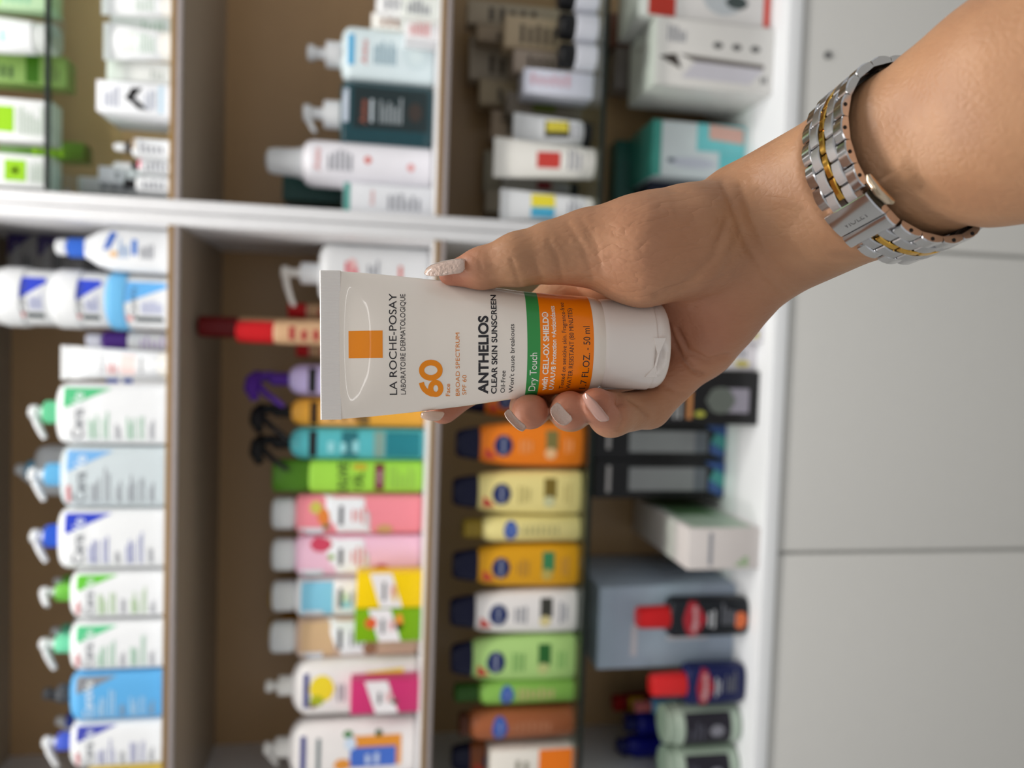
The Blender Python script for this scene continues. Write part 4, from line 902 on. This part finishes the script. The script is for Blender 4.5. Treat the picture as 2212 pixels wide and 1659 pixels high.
def shower(y0, y1, xb, xt, Y, top, bot, label, fruit, words, band=(0.42, 0.74)):
    X, hw, h = S(y0, y1, xb, Y, Z2); t = thing('shower_gel', label, 'bottle', (X, Y, Z2), 0, 'shower gels with sloping white bands')
    R = prof(hw, hw * 0.62, h, 0.006, 0.010, 3.4); loft('bottle_body', R, bot, t, 44); B = Body(R); cyl('cap', hw * 0.78, h - 0.001, zpx(xt, (y0 + y1) / 2, Y) - Z2, CLEARG, t, 0.006, 32, p=2.6, ry=hw * 0.5)
    if top: decal(B, rect(-0.985, 0.985, 0.70, 0.955), top, t, 'label_field', 6, 12, 0.0003)
    decal(B, [(-0.97, band[0] - 0.04), (0.97, band[0] + 0.04), (0.97, band[1] + 0.06), (-0.97, band[1] - 0.06)], M(238, 240, 244), t, 'label_band', 10, 12, 0.0006)
    for (cx, cz, rx, rz, c) in fruit: decal(B, ell(cx, cz, rx, rz), c, t, 'fruit_print', 6, 6, 0.0009)
    B2 = Body(R); f0 = B2.front; B2.front = lambda x, z, off=0: f0(x, z, off + 0.0006); lines(B2, -0.55, 0.55, 0.60, 0.66, 1, TEXTK, t, 'c'); lines(B2, -0.5, 0.5, 0.44, 0.56, 3, words, t, 'c')
    decal(B, rect(-0.95, -0.62, 0.78, 0.97), M(228, 232, 240), t, 'price_sticker', 2, 3, 0.0009)
    return t
shower(1065, 1150, 640, 588, YM, None, M(238, 140, 152), 'coral pink shower gel with papaya print', ((0.4, 0.84, 0.3, 0.05, M(206, 196, 90)), (-0.05, 0.78, 0.42, 0.05, M(226, 132, 60)), (-0.72, 0.30, 0.26, 0.07, M(206, 160, 110)), (-0.55, 0.76, 0.12, 0.03, M(110, 120, 50))), PINKI)
shower(1152, 1238, 640, 588, YM, None, M(236, 190, 212), 'pale pink shower gel with raspberry print', ((0.62, 0.80, 0.36, 0.09, M(204, 70, 96)), (-0.72, 0.32, 0.34, 0.07, M(196, 60, 80)), (0.0, 0.72, 0.14, 0.03, M(150, 180, 100))), PINKI)
shower(1241, 1324, 640, 588, 1.268, M(136, 206, 236), M(238, 238, 240), 'white and sky blue shower gel behind the yellow soap carton', ((0.0, 0.62, 0.3, 0.05, M(196, 220, 196)), (-0.35, 0.6, 0.2, 0.06, M(150, 206, 220))), TEXTG, (0.36, 0.66))
shower(1327, 1412, 640, 584, 1.268, M(214, 180, 140), M(200, 170, 148), 'sand beige shower gel behind the green soap carton', ((-0.5, 0.40, 0.4, 0.06, M(150, 110, 84)),), TEXTG, (0.38, 0.70))
for (y0, y1, lab) in ((1256, 1316, 'gold topped bottle at the back behind the sky blue shower gel'), (1322, 1392, 'gold topped bottle at the back behind the beige shower gel')):
    X, hw, h = S(y0, y1, 606, 1.38, Z2); t = thing('slim_bottle', lab, 'bottle', (X, 1.38, Z2), 0, 'gold topped bottles at the back'); loft('bottle_body', prof(hw, hw * 0.8, h, 0.004, 0.01, 2.6), M(180, 130, 40), t, 28); cyl('cap', hw * 0.7, h - 0.001, h + 0.018, M(190, 148, 30), t)
def soap(y0, y1, xt, col, label, fruit, Y=1.205):
    t, B, hw, h = carton(y0, y1, xt, Y, Z2, 0.034, col, label, 'bright soap cartons at the shelf front', 'soap_carton', 0.3)
    decal(B, [(-0.98, 0.30), (0.98, 0.42), (0.98, 0.80), (-0.98, 0.68)], M(238, 234, 236), t, 'label_band', 3, 3); lines(Flat(hw, h, 0.0003), -0.6, 0.5, 0.52, 0.6, 1, TEXTK, t, 'c'); lines(Flat(hw, h, 0.0003), -0.5, 0.5, 0.38, 0.48, 2, PINKI, t, 'c')
    for (cx, cz, rx, rz, c) in fruit: decal(B, ell(cx, cz, rx, rz), c, t, 'fruit_print', 5, 5, 0.0007)
soap(1238, 1313, 770, (244, 206, 0), 'yellow soap carton standing before the sky blue shower gel', ((-0.2, 0.42, 0.5, 0.05, M(230, 200, 140)),))
soap(1315, 1386, 766, (122, 172, 6), 'leaf green soap carton with orange fruit print', ((0.15, 0.76, 0.35, 0.10, M(226, 100, 50)), (0.2, 0.33, 0.5, 0.06, M(236, 150, 60)), (-0.1, 0.33, 0.2, 0.06, M(50, 110, 40))))
soap(1470, 1541, 757, (202, 52, 112), 'magenta soap carton before the lemon pump bottle', ((-0.3, 0.36, 0.16, 0.05, M(60, 90, 60)),))
for (y0, y1, xb, xt, lab, lem) in ((1416, 1532, 632, 574, 'white pump bottle with a yellow lemon label', True), (1546, 1664, 625, 570, 'white pump bottle with orange fruit and blue panel at the left end', False)):
    X, hw, h = S(y0, y1, xb, YM, Z2); t = thing('pump_bottle', lab, 'bottle', (X, YM, Z2), 0, GB); R = prof(hw, hw * 0.6, h, 0.007, 0.03, 3.4); loft('bottle_body', R, M(236, 232, 230, 0.25), t, 48); B = Body(R)
    pump(t, h, 0.022, hw * 0.34, zpx(xt, (y0 + y1) / 2, YM) - Z2, M(238, 236, 232), M(240, 238, 234), 110 if lem else 165, 0.034)
    decal(B, rect(-0.62, 0.62, 0.86, 0.905), M(54, 60, 128), t, 'brand_strip', 2, 8)
    if lem:
        decal(B, ell(0.08, 0.76, 0.48, 0.10), M(240, 216, 50), t, 'lemon_print'); decal(B, ell(-0.35, 0.80, 0.2, 0.06), M(170, 180, 40), t, 'leaf_print', 5, 5, 0.0006); decal(B, ell(-0.55, 0.83, 0.08, 0.03), M(110, 70, 30), t, 'stem_print', 4, 4, 0.0008)
        lines(B, -0.4, 0.5, 0.56, 0.64, 2, TEXTG, t); decal(B, [(0.2, 0.12), (0.72, 0.12), (0.6, 0.42), (0.3, 0.42)], M(240, 216, 60), t, 'lemon_print')
    else:
        lines(B, -0.7, 0.6, 0.72, 0.78, 1, M(100, 116, 120, 0.5), t, 'c'); decal(B, rect(-0.55, 0.55, 0.12, 0.50), M(226, 148, 52), t, 'fruit_field', 8, 8); decal(B, rect(-0.58, 0.15, 0.16, 0.52), M(70, 110, 200), t, 'blue_panel', 6, 6, 0.0007)
        decal(B, ell(-0.45, 0.58, 0.22, 0.07), M(226, 150, 60), t, 'fruit_print', 5, 5, 0.0009); decal(B, ell(0.3, 0.52, 0.24, 0.05), M(206, 222, 240), t, 'badge_print', 5, 5, 0.0009); decal(B, ell(0.62, 0.54, 0.12, 0.04), M(70, 130, 70), t, 'leaf_print', 5, 5, 0.0009); decal(B, ell(0.62, 0.30, 0.12, 0.03), M(50, 90, 50), t, 'leaf_print', 5, 5, 0.0009)
        lines(Flat(hw, h, hw * 0.6 + 0.001), -0.45, 0.05, 0.26, 0.40, 2, M(190, 206, 236, 0.5), t)

# ---------- glass shelf, left bay: body lotions
GC = 'body lotions on the glass shelf'; YC = 1.20
def lotion(y0, y1, xb, xt, col, label, pic, Y=YC, words=TEXTG, rotz=0.0):
    X, hw, h = S(y0, y1, xb, Y, ZG); t = thing('body_lotion', label, 'bottle', (X, Y, ZG), rotz, GC); hy = hw * 0.55
    R = [(0, hw * 0.93, hy * 0.9, 3), (0.004, hw * 0.985, hy, 3), (h * 0.3, hw, hy, 2.8), (h * 0.75, hw * 0.95, hy, 2.6), (h * 0.93, hw * 0.86, hy * 0.9, 2.5), (h * 0.985, hw * 0.78, hy * 0.8, 2.4), (h, hw * 0.7, hy * 0.72, 2.4)]
    loft('bottle_body', R, col, t, 44); B = Body(R); zc = zpx(xt, (y0 + y1) / 2, Y) - ZG
    loft('cap', [(h - 0.001, hw * 0.72, hy * 0.75, 2.4), (h + 0.003, hw * 0.76, hy * 0.8, 2.4), (zc - 0.006, hw * 0.62, hy * 0.72, 2.4), (zc, hw * 0.5, hy * 0.6, 2.4)], NAVY, t, 36)
    decal(B, [(-0.6, 0.84), (-0.35, 0.88), (-0.1, 0.95), (-0.62, 0.95)], M(206, 70, 60), t, 'red_swoosh', 4, 6, 0.0005); decal(B, ell(-0.02, 0.78, 0.52, 0.10), M(226, 226, 226) if pic[0] == 'w' else col, t, 'logo_rim', 6, 8, 0.0004)
    decal(B, ell(-0.02, 0.78, 0.48, 0.092), M(28, 44, 98), t, 'logo_oval', 8, 10, 0.0008); B2 = Body(R); f0 = B2.front; B2.front = lambda x, z, off=0: f0(x, z, off + 0.0008); text(B2, 'Vaseline', -0.02, 0.765, 0.78, M(200, 206, 226), t)
    lines(B, -0.5, 0.4, 0.48, 0.62, 3, words, t, 'c'); decal(B, rect(-0.2, 0.68, 0.25, 0.37), pic[1], t, 'picture_panel', 4, 5); decal(B, ell(-0.36, 0.32, 0.26, 0.06), pic[2], t, 'flower_print', 5, 5, 0.0007); lines(B, -0.5, 0.5, 0.08, 0.18, 2, words, t, 'c')
lotion(912, 1006, 1034, 985, M(240, 128, 26), 'orange body lotion bottle with navy cap below the fingers', ('c', M(128, 118, 66), M(238, 190, 140)), words=M(246, 160, 96, 0.5))
lotion(1014, 1109, 1030, 978, M(238, 222, 146), 'cream yellow body lotion bottle with navy cap', ('c', M(124, 104, 40), M(206, 206, 160)), words=M(206, 190, 120, 0.5))
lotion(1172, 1264, 1030, 978, M(222, 160, 24), 'mustard body lotion bottle with green picture panel', ('c', M(60, 130, 84), M(190, 170, 90)), words=M(190, 140, 60, 0.5))
lotion(1270, 1364, 1024, 972, M(236, 232, 230), 'white body lotion bottle with navy cap and black panel', ('w', M(60, 60, 54), M(220, 206, 150)))
lotion(1368, 1466, 1018, 974, M(176, 214, 130), 'pale green body lotion bottle with dark green panel', ('c', M(40, 100, 44), M(190, 200, 130)), words=M(130, 180, 100, 0.5))
lotion(1588, 1668, 1014, 975, M(150, 84, 46), 'cocoa brown body lotion bottle behind the white and orange carton', ('c', M(90, 60, 36), M(170, 110, 70)), Y=1.25, words=M(180, 110, 70, 0.5))
lotion(824, 904, 1046, 995, M(240, 128, 26), 'orange body lotion bottle hidden behind the fingers', ('c', M(28, 40, 120), M(196, 150, 110)), Y=1.26)
def slim(y0, y1, xb, xt, col, capc, label, logo=M(54, 92, 176), Y=YC):
    X, hw, h = S(y0, y1, xb, Y, ZG); t = thing('spray_lotion', label, 'bottle', (X, Y, ZG), 0, GC); R = [(0, hw * 0.92, hw * 0.92), (0.003, hw, hw), (h * 0.9, hw, hw), (h * 0.96, hw * 0.9, hw * 0.9), (h * 0.99, hw * 0.72, hw * 0.72), (h, hw * 0.6, hw * 0.6)]
    loft('can_body', R, col, t, 36); B = Body(R); cyl('cap', hw * 0.72, h - 0.001, zpx(xt, (y0 + y1) / 2, Y) - ZG, capc, t, 0.004)
    decal(B, ell(0, 0.72, 0.72, 0.075), logo, t, 'logo_oval', 8, 8); B2 = Body(R); f0 = B2.front; B2.front = lambda x, z, off=0: f0(x, z, off + 0.0006); text(B2, 'Vaseline', 0.0, 0.705, 0.9, M(200, 210, 236), t); lines(B, -0.5, 0.5, 0.2, 0.6, 7, M(190, 180, 120, 0.5) if capc != M(84, 46, 30) else M(176, 116, 84, 0.5), t, 'c')
slim(1111, 1168, 1040, 998, M(236, 222, 148), M(150, 126, 40), 'slim cream yellow spray bottle with olive gold cap')
slim(1462, 1516, 1034, 980, M(136, 186, 84), M(44, 84, 22), 'slim leaf green spray bottle with dark green cap')
slim(1523, 1590, 1012, 990, M(160, 92, 56), M(84, 46, 30), 'copper brown spray bottle with domed top')
t, B, hw, h = carton(1620, 1700, 1060, 1.175, ZG, 0.05, (238, 232, 222), 'white and orange carton at the left end of the glass shelf'); decal(B, rect(-0.99, 0.99, 0.01, 0.42), M(246, 126, 24), t, 'label_field', 2, 2); lines(B, -0.2, 0.8, 0.5, 0.7, 2, M(150, 146, 130, 0.5), t)

# ---------- glass shelf, right bay
GD = 'tubes and tubs on the right glass shelf'
for (y0, y1, lab) in ((-32, 30, 'white ribbed tub with black lid at the top edge of the picture'), (32, 94, 'white ribbed tub with black lid, middle of three'), (96, 154, 'white ribbed tub with black lid beside the pale carton')):
    X, hw, h = S(y0, y1, 1240, 1.20, ZG); t = thing('cosmetic_tub', lab, 'tub', (X, 1.20, ZG), 0, GD); ribbed('tub_body', hw, 0, h, M(214, 216, 226), t, 22); cyl('lid', hw * 0.92, h - 0.0005, zpx(1205, (y0 + y1) / 2, 1.2) - ZG, BLACK, t, 0.004)
t, B, hw, h = carton(152, 206, 1132, 1.20, ZG, 0.05, (216, 218, 232), 'pale lilac carton beside the ribbed tubs', GD, rough=0.3); lines(B, -0.3, 0.9, 0.3, 0.9, 6, M(214, 170, 184, 0.5), t)
t, B, hw, h = carton(204, 250, 1095, 1.27, ZG, 0.05, (126, 116, 104), 'taupe carton with olive label behind the yellow label tube', GD); decal(B, rect(-0.7, 0.9, 0.35, 0.66), M(96, 106, 44), t, 'label_block', 2, 2)
def lab_tube(y0, y1, xt, body, cap, label, blocks, Y=1.20, cf=0.12):
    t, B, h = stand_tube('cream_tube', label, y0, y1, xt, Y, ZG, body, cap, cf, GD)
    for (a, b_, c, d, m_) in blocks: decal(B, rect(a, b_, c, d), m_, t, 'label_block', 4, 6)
    lines(B, -0.5, 0.6, 0.14, 0.3, 3, TEXTG, t)
lab_tube(250, 322, 1108, WHITE, BLACK, 'white tube with yellow and black label on a black cap', ((-0.4, 0.6, 0.32, 0.66, M(40, 40, 40)), (-0.1, 0.6, 0.34, 0.64, M(222, 206, 70))), 1.215)
lab_tube(304, 390, 1066, M(230, 228, 222), M(214, 212, 206), 'white tube with a red square label', ((-0.45, 0.35, 0.38, 0.62, M(196, 66, 58)),), 1.19, 0.08)
lab_tube(414, 480, 1080, WHITE, OFFW, 'white tube with yellow and blue label next to the thumb', ((-0.1, 0.75, 0.45, 0.72, M(236, 220, 60)), (-0.75, -0.1, 0.45, 0.72, M(80, 176, 214))), 1.19, 0.08)
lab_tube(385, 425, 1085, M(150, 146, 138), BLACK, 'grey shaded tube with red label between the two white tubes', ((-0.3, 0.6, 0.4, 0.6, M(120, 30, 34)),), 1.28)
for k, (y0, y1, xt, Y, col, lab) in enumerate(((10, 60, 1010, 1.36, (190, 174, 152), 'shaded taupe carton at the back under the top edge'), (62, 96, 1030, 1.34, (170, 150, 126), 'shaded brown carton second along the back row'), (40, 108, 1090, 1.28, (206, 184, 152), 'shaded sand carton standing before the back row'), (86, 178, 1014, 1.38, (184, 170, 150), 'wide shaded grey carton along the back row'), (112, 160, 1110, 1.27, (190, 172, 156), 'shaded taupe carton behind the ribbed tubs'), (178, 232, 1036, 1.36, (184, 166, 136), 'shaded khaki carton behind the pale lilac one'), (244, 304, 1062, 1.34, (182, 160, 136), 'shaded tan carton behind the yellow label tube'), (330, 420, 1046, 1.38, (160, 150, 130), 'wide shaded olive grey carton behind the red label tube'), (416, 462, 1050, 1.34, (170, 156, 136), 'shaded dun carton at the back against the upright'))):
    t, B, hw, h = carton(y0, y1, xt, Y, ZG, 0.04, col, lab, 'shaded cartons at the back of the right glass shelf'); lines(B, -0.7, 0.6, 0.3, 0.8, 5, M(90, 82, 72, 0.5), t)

# ---------- worktop, right bay
def wbox(y0, y1, xt, Y, d, col, label, name='carton', group=None, rough=0.35, rotz=0.0): return carton(y0, y1, xt, Y, ZC, d, col, label, group, name, rough, rotz)
t, B, hw, h = wbox(48, 192, 1415, 1.19, 0.13, (226, 224, 220), 'large white carton picturing a silver hair clipper')
decal(B, [(-0.78, 0.12), (-0.28, 0.08), (-0.22, 0.76), (-0.74, 0.78)], M(206, 204, 212), t, 'clipper_print', 6, 4); decal(B, [(-0.28, 0.08), (-0.14, 0.08), (-0.04, 0.80), (-0.22, 0.78)], M(110, 104, 100), t, 'clipper_print', 6, 4, 0.0006); decal(B, [(-0.50, 0.78), (-0.04, 0.80), (-0.10, 0.90), (-0.18, 0.97)], M(70, 64, 60), t, 'clipper_print', 4, 4, 0.0008)
for z in (0.48, 0.32, 0.16): decal(B, ell(0.32, z, 0.10, 0.045), M(96, 96, 96), t, 'icon_print', 5, 5)
lines(B, 0.3, 0.85, 0.74, 0.9, 5, TEXTG, t); lines(B, -0.7, -0.45, 0.04, 0.1, 2, TEXTK, t)
t, B, hw, h = wbox(-118, 46, 1385, 1.20, 0.12, (226, 224, 222), 'white carton with red corner panels at the top edge', name='carton'); decal(B, rect(-0.98, -0.46, 0.74, 0.94), M(190, 58, 46), t, 'red_panel', 2, 2); decal(B, rect(-0.98, 0.2, 0.02, 0.07), M(206, 66, 50), t, 'red_panel', 2, 2); decal(B, ell(-0.30, 0.38, 0.5, 0.17), M(190, 196, 200), t, 'device_print'); decal(B, ell(-0.42, 0.28, 0.18, 0.09), M(70, 80, 80), t, 'device_print', 6, 6, 0.0006)
t, B, hw, h = wbox(266, 386, 1414, 1.27, 0.12, (214, 222, 226), 'teal and white carton picturing hands, beside the forearm'); decal(B, rect(-0.99, 0.99, 0.93, 0.995), M(70, 160, 148), t, 'label_band', 2, 2); decal(B, rect(0.0, 0.99, 0.02, 0.55), M(120, 206, 212), t, 'label_field', 2, 2); decal(B, [(0.35, 0.04), (0.9, 0.04), (0.98, 0.42), (0.45, 0.42)], M(222, 176, 164), t, 'hand_print', 4, 4, 0.0006); decal(B, rect(-0.9, -0.01, 0.02, 0.3), M(110, 200, 206), t, 'label_field', 2, 2); decal(B, ell(-0.45, 0.60, 0.2, 0.28), M(196, 200, 214), t, 'device_print', 5, 5, 0.0006); decal(B, ell(-0.4, 0.82, 0.08, 0.05), M(90, 100, 120), t, 'device_print', 4, 4, 0.0008)
box('carton_lid', -hw - 0.0004, hw + 0.0004, -0.0004, 0.1204, h - 0.001, h + 0.004, M(70, 160, 148), t)
t, B, hw, h = wbox(310, 440, 1330, 1.395, 0.05, (34, 92, 82), 'dark green carton standing behind the teal and white one')
t, B, hw, h = wbox(390, 520, 1400, 1.31, 0.075, (36, 40, 58), 'dark navy carton lying in shade above the wrist'); lines(B, -0.7, 0.5, 0.5, 0.8, 3, M(90, 96, 120, 0.5), t)
t, B, hw, h = wbox(40, 110, 1318, 1.39, 0.05, (120, 78, 62), 'reddish brown carton in shade behind the hair clipper carton'); decal(B, rect(-0.6, 0.6, 0.6, 0.8), M(210, 170, 160), t, 'label_block', 2, 2)
t, B, hw, h = wbox(112, 200, 1330, 1.38, 0.05, (150, 140, 136), 'shaded grey carton behind the hair clipper carton'); lines(B, -0.7, 0.5, 0.5, 0.8, 3, TEXTK, t)
# ---------- worktop, left bay
for (y0, y1, xt, Y, lab) in ((672, 740, 1610, 1.18, 'small white carton with yellow dot right of the black carton'), (742, 800, 1572, 1.20, 'small white carton with yellow dot touching the black carton')):
    t, B, hw, h = wbox(y0, y1, xt, Y, 0.05, (226, 222, 226), lab, group='white cartons with yellow dots'); decal(B, ell(-0.5, 0.5, 0.22, 0.28), M(206, 190, 40), t, 'dot_print', 6, 6); decal(B, ell(-0.5, 0.5, 0.08, 0.1), M(120, 110, 30), t, 'dot_print', 4, 4, 0.0006); lines(B, -0.1, 0.8, 0.3, 0.7, 3, TEXTG, t)
t, B, hw, h = wbox(800, 917, 1420, 1.185, 0.08, (26, 26, 28), 'black carton with grey device picture below the pinky', rough=0.25); decal(B, rect(-0.55, 0.35, 0.1, 0.32), M(150, 146, 158), t, 'picture_panel', 2, 2); decal(B, ell(-0.1, 0.38, 0.5, 0.15), M(100, 106, 100), t, 'device_print', 5, 6, 0.0007); decal(B, rect(-0.8, 0.8, 0.66, 0.71), M(190, 130, 80), t, 'label_band', 2, 2); lines(B, -0.8, 0.7, 0.74, 0.84, 2, M(170, 170, 170, 0.5), t); decal(B, ell(-0.62, 0.58, 0.12, 0.06), M(170, 170, 70), t, 'badge_print', 4, 4)
for (y0, y1, lab) in ((916, 992, 'black carton with silver panel and blue zigzag, nearer the hand'), (994, 1076, 'black carton with silver panel and blue zigzag, farther from the hand')):
    t, B, hw, h = wbox(y0, y1, 1284, 1.30, 0.10, (30, 30, 32), lab, group='black cartons with silver panels', rough=0.3); decal(B, rect(-0.6, 0.6, 0.24, 0.74), M(150, 152, 154), t, 'silver_panel', 2, 2); decal(B, rect(-0.6, 0.6, 0.14, 0.24), M(110, 116, 124), t, 'silver_panel', 2, 2); lines(B, -0.7, 0.7, 0.85, 0.91, 1, M(190, 186, 186, 0.5), t, 'c')
    decal(B, [(-0.95, 0.01), (-0.5, 0.01), (0.0, 0.12), (-0.6, 0.12)], M(70, 100, 160), t, 'zigzag_print', 3, 3, 0.0006); decal(B, [(-0.5, 0.0), (0.3, 0.0), (0.6, 0.1), (0.0, 0.12)], M(80, 160, 160), t, 'zigzag_print', 3, 3, 0.0008); decal(B, [(0.3, 0.0), (0.95, 0.0), (0.95, 0.16), (0.6, 0.1)], M(60, 90, 150), t, 'zigzag_print', 3, 3, 0.001)
t, B, hw, h = wbox(1142, 1230, 1487, 1.158, 0.27, (222, 215, 212), 'long white carton with green side, end towards the viewer'); lines(B, -0.8, 0.85, 0.62, 0.72, 1, TEXTG, t); 
for k in range(3): decal(B, rect(-0.82 + 0.16 * k, -0.74 + 0.16 * k, 0.16, 0.34 - 0.05 * k), M(120, 180, 96), t, 'green_mark', 2, 2)
box('side_print', hw, hw + 0.0005, 0.01, 0.262, 0.01, h - 0.01, M(176, 196, 176, 0.4), t, 0)
box('side_picture', hw + 0.0005, hw + 0.0008, 0.10, 0.25, 0.03, h - 0.02, M(96, 132, 92, 0.4), t, 0)
t, B, hw, h = wbox(1266, 1440, 1292, 1.235, 0.20, (172, 186, 204), 'large slate blue carton behind the black shampoo bottle', rough=0.5); lines(B, -0.7, 0.7, 0.68, 0.76, 1, M(216, 210, 216, 0.5), t); decal(B, rect(-0.35, 0.4, 0.2, 0.5), M(208, 206, 214), t, 'picture_panel', 3, 3)
def shampoo(y0, y1, xb, xt, Y, body, capc, label, badge):
    X, hw, h = S(y0, y1, xb, Y, ZC); t = thing('shampoo_bottle', label, 'bottle', (X, Y, ZC), 0, 'red capped shampoo bottles'); R = [(0, hw * 0.88, hw * 0.5, 3), (0.006, hw * 0.97, hw * 0.58, 3.4), (0.012, hw, hw * 0.6, 3.6), (h * 0.93, hw, hw * 0.6, 3.6), (h * 0.985, hw * 0.95, hw * 0.55, 3.2), (h, hw * 0.86, hw * 0.48, 3)]
    loft('bottle_body', R, body, t, 44); B = Body(R); ym = (y0 + y1) / 2; loft('cap', [(h - 0.001, hw * 0.58, hw * 0.5, 2.6), (zpx(xt, ym, Y) - ZC - 0.004, hw * 0.54, hw * 0.46, 2.6), (zpx(xt, ym, Y) - ZC, hw * 0.46, hw * 0.38, 2.6)], capc, t, 32)
    decal(B, [(-0.92, 0.68), (0, 0.56), (0.92, 0.68), (0.92, 0.80), (0, 0.86), (-0.92, 0.80)], M(170, 40, 52), t, 'logo_field', 8, 12); B2 = Body(R); f0 = B2.front; B2.front = lambda x, z, off=0: f0(x, z, off + 0.0004); text(B2, 'Alpecin', 0, 0.68, 1.35, M(226, 200, 204), t, bold=0.01, shear=0.15)
    lines(B, -0.5, 0.5, 0.42, 0.54, 2, M(190, 192, 196, 0.5), t, 'c'); lines(B, -0.3, 0.8, 0.16, 0.36, 4, M(110, 112, 120, 0.5), t)
    if badge: decal(B, ell(-0.1, 0.12, 0.45, 0.09), M(220, 112, 66), t, 'badge_print')
shampoo(1288, 1370, 1442, 1376, 1.20, M(24, 28, 34, 0.25), M(190, 22, 26), 'black shampoo bottle with red cap and orange badge', True)
shampoo(1431, 1515, 1477, 1405, 1.20, M(22, 30, 78, 0.25), M(206, 36, 38), 'navy shampoo bottle with red cap beside the green jars', False)
# jars and small dark bottles at the left end
for (y0, y1, xb, lab) in ((1516, 1600, 1448, 'sage green jar with black label beside the navy shampoo'), (1606, 1690, 1450, 'sage green jar with black label at the bottom edge')):
    X, hw, h = S(y0, y1, xb, 1.22, ZC); t = thing('cosmetic_jar', lab, 'jar', (X, 1.22, ZC), 0, 'sage green jars'); R = prof(hw, hw, h, 0.008, 0.006, 2.2); loft('jar_body', R, M(168, 184, 168, 0.15, coat=0.4), t, 40); B = Body(R)
    decal(B, rect(-0.85, 0.8, 0.18, 0.88), M(38, 36, 46), t, 'black_label', 8, 10); B2 = Body(R); f0 = B2.front; B2.front = lambda x, z, off=0: f0(x, z, off + 0.0006); decal(B2, ell(0.0, 0.4, 0.3, 0.12), M(130, 130, 140), t, 'emblem_print', 5, 6, 0.0007); lines(B2, -0.5, 0.5, 0.55, 0.8, 3, M(80, 80, 92, 0.5), t); loft('lid', [(h - 0.0005, hw * 0.94, hw * 0.94), (h + 0.012, hw * 0.94, hw * 0.94), (h + 0.014, hw * 0.9, hw * 0.9)], M(150, 166, 150, 0.3), t, 36)
for (y0, y1, xb, xt, lab) in ((1530, 1580, 1372, 1350, 'cobalt blue bottle behind the first sage jar'), (1584, 1622, 1352, 1332, 'cobalt blue bottle between the two sage jars at the back'), (1640, 1668, 1360, 1340, 'cobalt blue bottle at the bottom edge at the back')):
    X, hw, h = S(y0, y1, xb, 1.32, ZC); t = thing('slim_bottle', lab, 'bottle', (X, 1.32, ZC), 0, 'cobalt blue bottles on the worktop'); R = prof(hw, hw, h, 0.004, 0.01, 2.2); loft('bottle_body', R, M(18, 22, 120, 0.2), t, 28); cyl('cap', hw * 0.7, h - 0.001, max(zpx(xt, (y0 + y1) / 2, 1.32) - ZC, h + 0.012), M(14, 18, 80), t); decal(Body(R), rect(-0.7, 0.7, 0.3, 0.5), M(80, 90, 100), t, 'label_band', 3, 6)
X, hw, h = S(1500, 1530, 1400, 1.30, ZC); t = thing('slim_bottle', 'sky blue bottle with pinkish cap behind the navy shampoo', 'bottle', (X, 1.29, ZC)); loft('bottle_body', prof(hw, hw, h, 0.004, 0.008, 2.2), M(96, 160, 206), t, 28); cyl('cap', hw * 0.8, h - 0.001, h + 0.03, M(170, 90, 90), t)
X, hw, h = S(1494, 1532, 1345, 1.38, ZC); t = thing('slim_bottle', 'red and yellow bottle in the shade at the back left', 'bottle', (X, 1.38, ZC)); loft('bottle_body', prof(hw, hw, h, 0.004, 0.008, 2.2), M(120, 16, 16), t, 28); cyl('cap', hw * 0.9, h - 0.001, h + 0.02, M(150, 20, 18), t); decal(Body(prof(hw, hw, h, 0.004, 0.008, 2.2)), rect(-0.8, 0.8, 0.75, 0.95), M(206, 170, 20), t, 'label_band', 3, 6)
